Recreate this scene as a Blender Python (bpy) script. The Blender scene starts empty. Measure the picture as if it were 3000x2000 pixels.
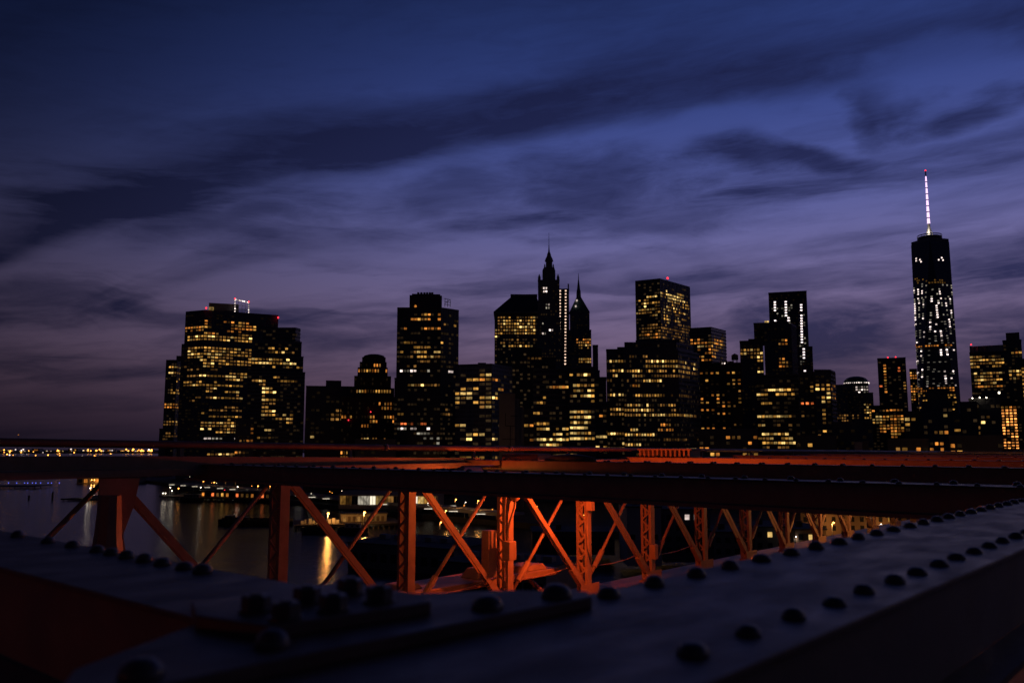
import bpy, bmesh, math, random
from mathutils import Vector, Matrix

# ------------------------------------------------------------------ camera
scene = bpy.context.scene
F_PX, CX, CY, EYE = 2500.0, 1500.0, 1000.0, 44.0      # measured in the photograph's 3000 x 2000 pixels
PITCH = math.radians(6.96)
AXIS = math.radians(41.26)                            # the bridge runs this far to the right of the view
cam_data = bpy.data.cameras.new('camera')
cam = bpy.data.objects.new('camera', cam_data)
scene.collection.objects.link(cam)
cam.location = (0, 0, EYE)
cam.rotation_euler = (math.radians(90) + PITCH, 0, 0)
cam_data.sensor_width = 36.0
cam_data.lens = 36.0 * F_PX / 3000.0
cam_data.clip_start, cam_data.clip_end = 0.05, 60000.0
cam_data.dof.use_dof = True
cam_data.dof.focus_distance = 22.0
cam_data.dof.aperture_fstop = 3.8
scene.camera = cam

# ------------------------------------------------------------------ world: dusk sky with a cloud sheet
SUN_AZ = math.radians(28)                             # where the sun went down, to the right of the view
world = bpy.data.worlds.new('World')
scene.world = world
world.use_nodes = True
wn, wl = world.node_tree.nodes, world.node_tree.links
wn.clear()

def _sock(node, i, v):
    if hasattr(v, 'is_output'):
        wl.new(v, node.inputs[i])
    else:
        node.inputs[i].default_value = v

def wm(op, a, b=0.0, c=0.0, clamp=False):
    n = wn.new('ShaderNodeMath'); n.operation = op; n.use_clamp = clamp
    _sock(n, 0, a); _sock(n, 1, b); _sock(n, 2, c)
    return n.outputs[0]

def wcomb(x, y, z):
    n = wn.new('ShaderNodeCombineXYZ'); _sock(n, 0, x); _sock(n, 1, y); _sock(n, 2, z)
    return n.outputs[0]

def wnoise(vec, scale, detail=5.0, rough=0.55, dist=0.0):
    n = wn.new('ShaderNodeTexNoise'); wl.new(vec, n.inputs['Vector'])
    n.inputs['Scale'].default_value = scale; n.inputs['Detail'].default_value = detail
    n.inputs['Roughness'].default_value = rough; n.inputs['Distortion'].default_value = dist
    return n.outputs['Fac']

def wstep(x, lo, hi):
    n = wn.new('ShaderNodeMapRange'); n.interpolation_type = 'SMOOTHSTEP'
    _sock(n, 0, x); n.inputs[1].default_value = lo; n.inputs[2].default_value = hi
    n.inputs[3].default_value = 0.0; n.inputs[4].default_value = 1.0
    return n.outputs[0]

def wramp(x, stops):
    n = wn.new('ShaderNodeValToRGB'); wl.new(x, n.inputs[0])
    r = n.color_ramp; r.interpolation = 'B_SPLINE'
    while len(r.elements) < len(stops): r.elements.new(0.5)
    for e, (p, c) in zip(r.elements, stops):
        e.position = p; e.color = (*[srgb(k) for k in c], 1.0)
    return n.outputs[0]

def wmix(f, a, b, mode='MIX'):
    n = wn.new('ShaderNodeMix'); n.data_type = 'RGBA'; n.blend_type = mode
    _sock(n, 0, f)
    for i, v in ((6, a), (7, b)):
        if hasattr(v, 'is_output'): wl.new(v, n.inputs[i])
        else: n.inputs[i].default_value = (*v, 1.0)
    return n.outputs[2]

def srgb(k):
    k /= 255.0
    return k / 12.92 if k <= 0.04045 else ((k + 0.055) / 1.055) ** 2.4

tc = wn.new('ShaderNodeTexCoord')
sep = wn.new('ShaderNodeSeparateXYZ'); wl.new(tc.outputs['Generated'], sep.inputs[0])
dx, dy, dz = sep.outputs
up = wm('MAXIMUM', dz, 0.0)
# clear air: blue overhead, mauve afterglow low down, deep plum on the horizon
clear = wramp(up, [(0.0, (34, 30, 48)), (0.05, (78, 59, 80)), (0.11, (118, 96, 122)), (0.20, (110, 104, 150)),
                   (0.29, (80, 90, 154)), (0.38, (51, 67, 132)), (0.48, (38, 54, 108)), (0.65, (21, 32, 76)), (1.0, (12, 19, 50))])
# afterglow falls off away from the sunset, more so higher up
toward = wm('ADD', wm('MULTIPLY', dx, math.sin(SUN_AZ)), wm('MULTIPLY', dy, math.cos(SUN_AZ)))
floor_ = wm('SUBTRACT', 0.31, wm('MULTIPLY', wstep(up, 0.05, 0.34), 0.17))
floor_ = wm('MULTIPLY', floor_, wm('ADD', 0.32, wm('MULTIPLY', wstep(toward, -0.7, 0.4), 0.68)))
glow = wm('ADD', floor_, wm('MULTIPLY', wstep(toward, 0.42, 1.0), wm('SUBTRACT', 1.0, floor_)))
# cloud sheet seen from below: coordinates on the sheet
inv = wm('DIVIDE', 1.0, wm('ADD', up, 0.16))
X, Y = wm('MULTIPLY', dx, inv), wm('MULTIPLY', dy, inv)
Xc = wm('MINIMUM', wm('MAXIMUM', X, -1.6), 1.6)
curve = wm('MULTIPLY', Xc, wm('ADD', -0.3073, wm('MULTIPLY', Xc, wm('ADD', -0.0638, wm('MULTIPLY', Xc, -0.0878)))))
S = wm('SUBTRACT', wm('SUBTRACT', Y, 1.829), curve)
warp = wnoise(wcomb(wm('MULTIPLY', X, 0.8), S, 1.3), 2.2, 4.0, 0.5)
Sw = wm('ADD', S, wm('MULTIPLY', wm('SUBTRACT', warp, 0.5), 0.16))
streak = wnoise(wcomb(wm('MULTIPLY', X, 0.75), wm('MULTIPLY', Sw, 2.2), 3.1), 1.55, 6.0, 0.5, 0.25)
# one long roll of cloud: soft above, crisp along its lower edge
roll = wm('MULTIPLY', wstep(Sw, -0.30, -0.05), wm('SUBTRACT', 1.0, wstep(Sw, -0.035, 0.085)))
cov = wm('ADD', wm('MULTIPLY', wstep(streak, 0.42, 0.72), 0.42), wm('MULTIPLY', roll, 0.80))
# separate clouds: azimuth and elevation in degrees, half sizes, tilt, strength
az = wm('MULTIPLY', wm('ARCTAN2', dx, dy), 180 / math.pi)
el = wm('MULTIPLY', wm('ARCSINE', dz), 180 / math.pi)
# flat layers of broken stratus low over the skyline
sheet = wnoise(wcomb(wm('MULTIPLY', az, 0.040), wm('ADD', wm('MULTIPLY', el, 0.36), wm('MULTIPLY', warp, 0.9)), 2.2), 1.0, 8.0, 0.60, 0.30)
band = wm('MULTIPLY', wstep(el, 1.0, 5.0), wm('SUBTRACT', 1.0, wstep(el, 16.0, 22.0)))
cov = wm('ADD', cov, wm('MULTIPLY', wm('MULTIPLY', wstep(sheet, 0.43, 0.68), band), 0.62))
ragged = wnoise(wcomb(wm('MULTIPLY', az, 0.16), wm('MULTIPLY', el, 0.50), 0.5), 1.0, 8.0, 0.64, 0.5)
curl = wm('MULTIPLY', wm('SUBTRACT', wnoise(wcomb(wm('MULTIPLY', az, 0.10), wm('MULTIPLY', el, 0.16), 9.0), 1.0, 2.0, 0.5), 0.5), 5.0)
elw = wm('ADD', el, curl)
azw = wm('ADD', az, wm('MULTIPLY', wm('SUBTRACT', wnoise(wcomb(wm('MULTIPLY', az, 0.2), wm('MULTIPLY', el, 0.3), 4.0), 1.0, 3.0, 0.5), 0.5), 9.0))
for a0, e0, ha, he, tilt, k in ((17.2, 18.0, 7.6, 1.3, -0.12, .95), (24.2, 20.6, 2.4, 2.0, 0.1, .85), (28.6, 19.3, 4.6, 1.2, 0.05, .85), (5.6, 17.6, 8.2, 2.8, -0.05, .75), (-4.0, 16.6, 6.5, 1.9, 0.12, .55),
                                (8.0, 15.3, 11.0, 1.3, -0.05, .60), (-19.5, 14.0, 9.0, 1.1, 0.04, .65), (19.5, 6.6, 8.5, 3.2, 0.0, .98), (-11.4, 7.0, 6.5, 1.3, 0.06, .75), (-29.0, 9.0, 6.0, 1.2, 0.05, .6), (31.0, 10.6, 6.5, 1.4, 0.03, .8),
                                (33.0, 5.0, 9.0, 2.6, 0.0, .9), (46.0, 15.0, 9.0, 2.2, -.05, .7)):
    p = wm('SUBTRACT', azw, a0); q = wm('SUBTRACT', wm('SUBTRACT', elw, e0), wm('MULTIPLY', p, tilt))
    rr = wm('SQRT', wm('ADD', wm('POWER', wm('ABSOLUTE', wm('DIVIDE', p, ha)), 2.0), wm('POWER', wm('ABSOLUTE', wm('DIVIDE', q, he)), 2.0)))
    rr = wm('ADD', rr, wm('MULTIPLY', wm('SUBTRACT', ragged, 0.5), 1.7))
    cov = wm('MAXIMUM', cov, wm('MULTIPLY', wm('SUBTRACT', 1.0, wstep(rr, 0.10, 1.45)), k))
# fine torn wisps on everything
fine = wnoise(wcomb(wm('MULTIPLY', az, 0.22), wm('ADD', wm('MULTIPLY', el, 1.15), wm('MULTIPLY', az, -0.10)), 6.3), 1.0, 7.0, 0.66, 0.6)
cov = wm('MAXIMUM', wm('ADD', cov, wm('MULTIPLY', wm('SUBTRACT', fine, 0.5), 0.62)), 0.0)
for a0, e0, ha, he, k in ((13.5, 20.3, 6.0, 1.2, .85), (27.5, 22.6, 6.0, 1.3, .7), (-9.0, 12.6, 9.0, 1.3, .5), (10.0, 12.0, 9.0, 1.0, .5)):      # breaks where the clear sky shows
    p = wm('DIVIDE', wm('SUBTRACT', azw, a0), ha); q = wm('DIVIDE', wm('SUBTRACT', elw, e0), he)
    rr = wm('ADD', wm('SQRT', wm('ADD', wm('MULTIPLY', p, p), wm('MULTIPLY', q, q))), wm('MULTIPLY', wm('SUBTRACT', ragged, 0.5), 1.2))
    cov = wm('MULTIPLY', cov, wm('SUBTRACT', 1.0, wm('MULTIPLY', wm('SUBTRACT', 1.0, wstep(rr, 0.3, 1.3)), k)))
cov = wm('MINIMUM', cov, 0.94)
cloud = wramp(up, [(0.0, (28, 25, 42)), (0.06, (40, 35, 60)), (0.14, (38, 38, 74)), (0.25, (36, 40, 82)),
                   (0.38, (27, 31, 68)), (0.5, (22, 27, 62)), (0.7, (14, 19, 48)), (1.0, (10, 13, 36))])
air = wmix(cov, clear, cloud)
sky = wn.new('ShaderNodeTexSky'); sky.sky_type = 'NISHITA'; sky.sun_disc = False
sky.sun_elevation = math.radians(-3.0); sky.sun_rotation = SUN_AZ
sky.altitude = 44.0; sky.air_density = 1.0; sky.dust_density = 1.0; sky.ozone_density = 2.0
tint = wmix(1.0, air, wcomb(glow, glow, glow), 'MULTIPLY')
bg1 = wn.new('ShaderNodeBackground'); wl.new(tint, bg1.inputs[0]); bg1.inputs[1].default_value = 1.0
bg2 = wn.new('ShaderNodeBackground'); wl.new(sky.outputs[0], bg2.inputs[0]); bg2.inputs[1].default_value = 0.02
addw = wn.new('ShaderNodeAddShader'); wl.new(bg1.outputs[0], addw.inputs[0]); wl.new(bg2.outputs[0], addw.inputs[1])
wout = wn.new('ShaderNodeOutputWorld'); wl.new(addw.outputs[0], wout.inputs[0])

# ------------------------------------------------------------------ exposure and sampling
vs = scene.view_settings
vs.view_transform = 'Standard'; vs.look = 'None'; vs.exposure = 0.0; vs.gamma = 1.0
vs.use_curve_mapping = False
scene.render.engine = 'CYCLES'
scene.cycles.use_denoising = True
scene.cycles.max_bounces = 4
world.cycles.sampling_method = 'MANUAL'
world.cycles.sample_map_resolution = 256
scene.cycles.sample_clamp_indirect = 3.0

# a last trace of light from below the western horizon
sun_data = bpy.data.lights.new('sun', 'SUN'); sun_data.energy = 0.012; sun_data.angle = math.radians(15)
sun_data.color = (1.0, 0.72, 0.62)
sun = bpy.data.objects.new('sun', sun_data); scene.collection.objects.link(sun)
sun.rotation_euler = (math.radians(84), 0, -SUN_AZ + math.pi)

rng = random.Random(11)

# ------------------------------------------------------------------ measuring helpers
cp, sp = math.cos(PITCH), math.sin(PITCH)
def ray(u, v):
    a, b = (u - CX) / F_PX, (CY - v) / F_PX
    return Vector((a, cp - b * sp, sp + b * cp))
def at_y(u, v, y):                       # point at distance y ahead
    d = ray(u, v); k = y / d.y
    return Vector((d.x * k, y, EYE + d.z * k))
def at_z(u, v, z):                       # point at height z
    d = ray(u, v); k = (z - EYE) / d.z
    return Vector((d.x * k, d.y * k, z))
def proj(P):
    x, y, z = P[0], P[1], P[2] - EYE
    dep = y * cp + z * sp
    return CX + F_PX * x / dep, CY - F_PX * (z * cp - y * sp) / dep

# ------------------------------------------------------------------ materials
def new_mat(name):
    m = bpy.data.materials.new(name); m.use_nodes = True
    m.node_tree.nodes.clear()
    return m, m.node_tree.nodes, m.node_tree.links

def surface(name, c1, c2, rough=0.6, scale=3.0, metal=0.0, bump=0.0, rough2=None, coord='Object', detail=6.0, stretch=(1, 1, 1)):
    m, n, l = new_mat(name)
    out = n.new('ShaderNodeOutputMaterial'); b = n.new('ShaderNodeBsdfPrincipled')
    l.new(b.outputs[0], out.inputs[0])
    t = n.new('ShaderNodeTexCoord'); mp = n.new('ShaderNodeMapping'); l.new(t.outputs[coord], mp.inputs[0])
    mp.inputs['Scale'].default_value = stretch
    no = n.new('ShaderNodeTexNoise'); l.new(mp.outputs[0], no.inputs['Vector'])
    no.inputs['Scale'].default_value = scale; no.inputs['Detail'].default_value = detail; no.inputs['Roughness'].default_value = 0.62
    r = n.new('ShaderNodeValToRGB'); l.new(no.outputs['Fac'], r.inputs[0])
    r.color_ramp.elements[0].position = 0.32; r.color_ramp.elements[1].position = 0.68
    r.color_ramp.elements[0].color = (*c1, 1); r.color_ramp.elements[1].color = (*c2, 1)
    l.new(r.outputs[0], b.inputs['Base Color'])
    b.inputs['Metallic'].default_value = metal
    mr = n.new('ShaderNodeMapRange'); l.new(no.outputs['Fac'], mr.inputs[0])
    mr.inputs[1].default_value = 0.3; mr.inputs[2].default_value = 0.7
    mr.inputs[3].default_value = rough; mr.inputs[4].default_value = rough if rough2 is None else rough2
    l.new(mr.outputs[0], b.inputs['Roughness'])
    if bump:
        bp = n.new('ShaderNodeBump'); bp.inputs['Strength'].default_value = bump; bp.inputs['Distance'].default_value = 0.01
        l.new(no.outputs['Fac'], bp.inputs['Height']); l.new(bp.outputs[0], b.inputs['Normal'])
    return m

def glow_mat(name, col, strength, vary=True, scale=0.23, sampled=False):
    m, n, l = new_mat(name)
    out = n.new('ShaderNodeOutputMaterial'); e = n.new('ShaderNodeEmission'); l.new(e.outputs[0], out.inputs[0])
    e.inputs[0].default_value = (*col, 1); e.inputs[1].default_value = strength
    if vary:                                        # rooms differ in how many of their lamps are on
        oi = n.new('ShaderNodeObjectInfo'); g = n.new('ShaderNodeNewGeometry')
        no = n.new('ShaderNodeTexNoise'); l.new(g.outputs['Position'], no.inputs['Vector'])
        no.inputs['Scale'].default_value = scale; no.inputs['Detail'].default_value = 3.0
        p = n.new('ShaderNodeMath'); p.operation = 'POWER'; l.new(oi.outputs['Random'], p.inputs[0]); p.inputs[1].default_value = 1.8
        a = n.new('ShaderNodeMath'); a.operation = 'MULTIPLY_ADD'; l.new(p.outputs[0], a.inputs[0]); a.inputs[1].default_value = 1.25; a.inputs[2].default_value = 0.16
        mr = n.new('ShaderNodeMapRange'); l.new(no.outputs['Fac'], mr.inputs[0])
        mr.inputs[1].default_value = 0.35; mr.inputs[2].default_value = 0.65; mr.inputs[3].default_value = 0.35; mr.inputs[4].default_value = 1.5
        k = n.new('ShaderNodeMath'); k.operation = 'MULTIPLY'; l.new(a.outputs[0], k.inputs[0]); l.new(mr.outputs[0], k.inputs[1])
        k2 = n.new('ShaderNodeMath'); k2.operation = 'MULTIPLY'; l.new(k.outputs[0], k2.inputs[0]); k2.inputs[1].default_value = strength
        l.new(k2.outputs[0], e.inputs[1])
    m.cycles.emission_sampling = 'FRONT' if sampled else 'NONE'
    return m

M = {
    'paint': surface('bridge_paint', (0.25, 0.19, 0.14), (0.36, 0.27, 0.20), 0.42, 6.0, 0.0, 0.25, 0.62),
    'paint_top': surface('bridge_paint_weathered', (0.14, 0.083, 0.06), (0.235, 0.143, 0.102), 0.36, 11.0, 0.0, 0.5, 0.62, stretch=(.5, 1, 1), detail=10.0),
    'rivet': surface('rivet_paint', (0.10, 0.08, 0.07), (0.16, 0.13, 0.11), 0.28, 30.0, 0.0, 0.3, 0.42),
    'steel': surface('galvanised_steel', (0.22, 0.22, 0.23), (0.34, 0.34, 0.35), 0.4, 8.0, 0.7, 0.1),
    'asphalt': surface('asphalt', (0.035, 0.035, 0.038), (0.065, 0.064, 0.062), 0.8, 2.0, 0.0, 0.3),
    'plank': surface('walkway_plank', (0.12, 0.09, 0.06), (0.20, 0.15, 0.11), 0.7, 5.0, 0.0, 0.3, stretch=(1, 8, 1)),
    'land': surface('city_ground', (0.03, 0.03, 0.032), (0.07, 0.065, 0.06), 0.85, 0.02),
    'wall_dark': surface('dark_facade', (0.13, 0.13, 0.135), (0.21, 0.205, 0.20), 0.55, 0.06),
    'wall_black': surface('black_glass_facade', (0.045, 0.05, 0.058), (0.07, 0.076, 0.085), 0.25, 0.05),
    'wall_blue': surface('blue_glass_facade', (0.05, 0.055, 0.10), (0.07, 0.075, 0.13), 0.25, 0.05),  # blue raised in the base colour to stand in for reflected sky
    'wall_brown': surface('brown_brick_facade', (0.10, 0.066, 0.05), (0.16, 0.11, 0.085), 0.8, 0.08),
    'wall_stone': surface('limestone_facade', (0.27, 0.255, 0.235), (0.37, 0.35, 0.325), 0.75, 0.07),
    'wall_pale': surface('pale_concrete_facade', (0.42, 0.405, 0.385), (0.54, 0.52, 0.49), 0.75, 0.07),
    'roof': surface('gravel_roof', (0.05, 0.05, 0.055), (0.10, 0.10, 0.105), 0.85, 0.15),
    'copper': surface('green_copper_roof', (0.05, 0.10, 0.10), (0.09, 0.16, 0.15), 0.5, 0.1),
    'glass': surface('dark_window_glass', (0.010, 0.011, 0.014), (0.018, 0.019, 0.023), 0.12, 0.05),
    'hull': surface('black_hull', (0.015, 0.016, 0.02), (0.035, 0.034, 0.036), 0.45, 0.6),
    'cabin': surface('white_cabin', (0.45, 0.43, 0.40), (0.62, 0.60, 0.56), 0.5, 0.4),
    'timber': surface('pier_timber', (0.09, 0.07, 0.055), (0.17, 0.135, 0.10), 0.8, 0.6, 0.0, 0.2),
    'white': surface('white_tower_paint', (0.6, 0.6, 0.6), (0.7, 0.7, 0.7), 0.4, 1.0),
    'leaf': surface('dark_leaf', (0.03, 0.05, 0.02), (0.06, 0.09, 0.035), 0.6, 0.6),
    # lit rooms
    'w': glow_mat('warm_room', (1.0, 0.48, 0.09), 0.60),
    'o': glow_mat('amber_room', (1.0, 0.33, 0.05), 0.75),
    'W': glow_mat('bright_room', (1.0, 0.64, 0.20), 1.35),
    'd': glow_mat('dim_room', (1.0, 0.46, 0.11), 0.22),
    'r': glow_mat('red_lit_room', (1.0, 0.20, 0.05), 1.1),
    'x': glow_mat('almost_dark_room', (1.0, 0.60, 0.28), 0.022),
    'f': glow_mat('orange_lamp_room', (1.0, 0.34, 0.07), 2.2),
    'k': glow_mat('white_stair_lamp', (1.0, 0.82, 0.80), 2.0, False),
    'c': glow_mat('white_room', (1.0, 0.80, 0.72), 2.1),
    'p': glow_mat('pinkish_lamp', (1.0, 0.66, 0.48), 1.5, False),
    'v': glow_mat('dim_white_room', (0.9, 0.8, 0.62), 0.30),
    # lamps
    'lamp_w': glow_mat('white_lamp', (1.0, 0.86, 0.66), 8.0, False, sampled=True),
    'lamp_o': glow_mat('sodium_lamp', (1.0, 0.38, 0.06), 14.0, False, sampled=True),
    'lamp_r': glow_mat('red_lamp', (1.0, 0.03, 0.05), 2.6, False),
    'lamp_b': glow_mat('blue_lamp', (0.12, 0.16, 1.0), 1.6, False),
    'lamp_m': glow_mat('mast_light', (0.92, 0.62, 1.0), 1.5, False),
    'quay_w': glow_mat('quay_lamp_white', (1.0, 0.86, 0.6), 4.0, False),
    'lens_w': glow_mat('lantern_glass', (1.0, 0.72, 0.30), 8.0, False),
    'lens': glow_mat('lamp_lens', (1.0, 0.36, 0.06), 30.0, False, sampled=True),
    'sign_w': glow_mat('white_sign', (1.0, 0.88, 0.66), 1.1, False),
    'far_o': glow_mat('far_floodlight', (1.0, 0.36, 0.05), 5.0, False),
    'beam_o': glow_mat('floodlit_strip', (1.0, 0.28, 0.05), 0.6, True),
}

def water_mat():
    m, n, l = new_mat('river_water')
    out = n.new('ShaderNodeOutputMaterial'); b = n.new('ShaderNodeBsdfPrincipled'); l.new(b.outputs[0], out.inputs[0])
    b.inputs['Base Color'].default_value = (0.010, 0.014, 0.020, 1)
    b.inputs['Roughness'].default_value = 0.17; b.inputs['IOR'].default_value = 1.33
    g = n.new('ShaderNodeNewGeometry'); mp = n.new('ShaderNodeMapping'); l.new(g.outputs['Position'], mp.inputs[0])
    mp.inputs['Scale'].default_value = (0.5, 1.0, 1.0); mp.inputs['Rotation'].default_value = (0, 0, 0.35)
    a = n.new('ShaderNodeTexNoise'); l.new(mp.outputs[0], a.inputs['Vector'])
    a.inputs['Scale'].default_value = 0.32; a.inputs['Detail'].default_value = 5.0; a.inputs['Roughness'].default_value = 0.6
    c = n.new('ShaderNodeTexNoise'); l.new(mp.outputs[0], c.inputs['Vector'])
    c.inputs['Scale'].default_value = 0.035; c.inputs['Detail'].default_value = 3.0
    s = n.new('ShaderNodeMath'); s.operation = 'MULTIPLY_ADD'; l.new(c.outputs['Fac'], s.inputs[0]); s.inputs[1].default_value = 1.5; l.new(a.outputs['Fac'], s.inputs[2])
    bp = n.new('ShaderNodeBump'); bp.inputs['Strength'].default_value = 0.85; bp.inputs['Distance'].default_value = 0.55
    l.new(s.outputs[0], bp.inputs['Height']); l.new(bp.outputs[0], b.inputs['Normal'])
    return m
M['water'] = water_mat()

# ------------------------------------------------------------------ mesh helpers
COL = scene.collection
class MB:
    """Collects plain shapes; build() links them as one mesh object."""
    def __init__(s): s.v, s.f = [], []
    def poly(s, pts, faces):
        k = len(s.v); s.v += [tuple(p) for p in pts]; s.f += [tuple(i + k for i in f) for f in faces]; return s
    def box(s, x0, x1, y0, y1, z0, z1):
        return s.poly([(x0, y0, z0), (x1, y0, z0), (x1, y1, z0), (x0, y1, z0), (x0, y0, z1), (x1, y0, z1), (x1, y1, z1), (x0, y1, z1)],
                      [(3, 2, 1, 0), (4, 5, 6, 7), (0, 1, 5, 4), (1, 2, 6, 5), (2, 3, 7, 6), (3, 0, 4, 7)])
    def bar(s, a, b, w, h, up=(0, 0, 1)):            # rectangular bar from a to b
        a, b = Vector(a), Vector(b); d = (b - a).normalized()
        x = d.cross(Vector(up))
        x = x.normalized() if x.length > 1e-4 else Vector((1, 0, 0))
        y = x.cross(d)
        q = [x * (i * w / 2) + y * (j * h / 2) for i, j in ((-1, -1), (1, -1), (1, 1), (-1, 1))]
        return s.poly([a + k for k in q] + [b + k for k in q],
                      [(0, 1, 2, 3), (7, 6, 5, 4), (1, 0, 4, 5), (2, 1, 5, 6), (3, 2, 6, 7), (0, 3, 7, 4)])
    def prism(s, pts, z0, z1, top=None):             # pts counter-clockwise; top: other outline at z1
        n = len(pts); top = top or pts
        fs = [(i, (i + 1) % n, n + (i + 1) % n, n + i) for i in range(n)]
        fs += [tuple(range(n, 2 * n)), tuple(range(n - 1, -1, -1))]
        return s.poly([(p[0], p[1], z0) for p in pts] + [(p[0], p[1], z1) for p in top], fs)
    def lathe(s, prof, c=(0, 0, 0), n=12, sx=1.0, sy=1.0, caps=True):   # prof: (radius, z) from the bottom up
        k = len(prof); pts = []
        for r, z in prof:
            pts += [(c[0] + sx * r * math.cos(2 * math.pi * i / n), c[1] + sy * r * math.sin(2 * math.pi * i / n), c[2] + z) for i in range(n)]
        fs = [(j * n + i, j * n + (i + 1) % n, (j + 1) * n + (i + 1) % n, (j + 1) * n + i) for j in range(k - 1) for i in range(n)]
        if caps: fs += [tuple(range(n - 1, -1, -1)), tuple((k - 1) * n + i for i in range(n))]
        return s.poly(pts, fs)
    def tube(s, path, r, n=8):
        path = [Vector(p) for p in path]; pts = []
        for i, p in enumerate(path):
            d = (path[min(i + 1, len(path) - 1)] - path[max(i - 1, 0)]).normalized()
            x = d.cross(Vector((0, 0, 1)))
            x = x.normalized() if x.length > 1e-3 else Vector((1, 0, 0))
            y = x.cross(d)
            pts += [p + x * (r * math.cos(2 * math.pi * j / n)) + y * (r * math.sin(2 * math.pi * j / n)) for j in range(n)]
        m = len(path)
        fs = [(i * n + j, i * n + (j + 1) % n, (i + 1) * n + (j + 1) % n, (i + 1) * n + j) for i in range(m - 1) for j in range(n)]
        fs += [tuple(range(n - 1, -1, -1)), tuple((m - 1) * n + j for j in range(n))]
        return s.poly(pts, fs)
    def mesh(s, name, mat, smooth=False):
        me = bpy.data.meshes.new(name); me.from_pydata(s.v, [], s.f); me.materials.append(M[mat] if isinstance(mat, str) else mat)
        bm = bmesh.new(); bm.from_mesh(me); bmesh.ops.recalc_face_normals(bm, faces=bm.faces[:]); bm.to_mesh(me); bm.free()
        if smooth:
            for p in me.polygons: p.use_smooth = True
        return me
    def build(s, name, mat, parent=None, smooth=False, bevel=0.0, **kw):
        o = put(name, s.mesh(name, mat, smooth), parent, **kw)
        if bevel:
            b = o.modifiers.new('bevel', 'BEVEL'); b.width = bevel; b.segments = 2; b.limit_method = 'ANGLE'
        return o

def put(name, mesh, parent=None, loc=(0, 0, 0), rot=(0, 0, 0), scale=(1, 1, 1), kind=None):
    o = bpy.data.objects.new(name, mesh); COL.objects.link(o)
    o.location, o.rotation_euler, o.scale = loc, rot, scale
    if parent is not None: o.parent = parent
    if kind: o['kind'] = kind
    return o

def tag(o, label, cat, group=None):
    o['label'], o['category'] = label, cat
    if group: o['group'] = group
    return o

def thing(name, label, cat, loc=(0, 0, 0), rotz=0.0, group=None):
    o = put(name, None, None, loc, (0, 0, rotz)); o.empty_display_size = 0.5
    return tag(o, label, cat, group)

def structure(o):
    o['kind'] = 'structure'; return o

# ------------------------------------------------------------------ river, ground, far shore
structure(MB().poly([(-30000, -3000, 0), (30000, -3000, 0), (30000, 45000, 0), (-30000, 45000, 0)], [(0, 1, 2, 3)]).build('river', 'water'))
def gp(u, d): return ((u - CX) / F_PX * d * 1.0, d)
shore = [gp(285, 1380), gp(330, 1190), gp(500, 960), gp(640, 800), gp(900, 640), gp(1180, 540), gp(1700, 440), gp(2450, 335), (620, 230),
         (2600, -200), (3200, 1500), (2600, 4200), (400, 4200), (-350, 2600)]
structure(MB().prism(shore, -2.0, 3.0).build('city_ground', 'land'))
structure(MB().prism([(-9000, 5200), (-3500, 4900), (-1600, 5100), (-900, 5600), (-500, 7000), (-9000, 7500)], -1.0, 9.0).build('far_shore', 'land'))
structure(MB().prism([gp(-60, 2700), gp(60, 2480), gp(250, 2450), gp(345, 2600), gp(330, 3100), gp(-60, 3200)], -1.0, 4.0).build('island', 'land'))
GZ = 3.0

# ------------------------------------------------------------------ the city: one table row per building
CROPS = {'1': (440, 830, .3189), '2': (860, 830, .3189), '3': (1280, 680, .4147), '4': (1740, 780, .3571), '5': (2140, 820, .3317), '6': (2500, 480, .5482), 's': (0, 0, 1.0)}
WIN_MESH = {}
def win_mesh(t):
    if t not in WIN_MESH: WIN_MESH[t] = MB().box(-.5, .5, -.5, .5, -.5, .5).mesh('window_pane', t)
    return WIN_MESH[t]

def hash01(*k):
    return random.Random(hash(k) & 0xffffffff).random()

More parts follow.
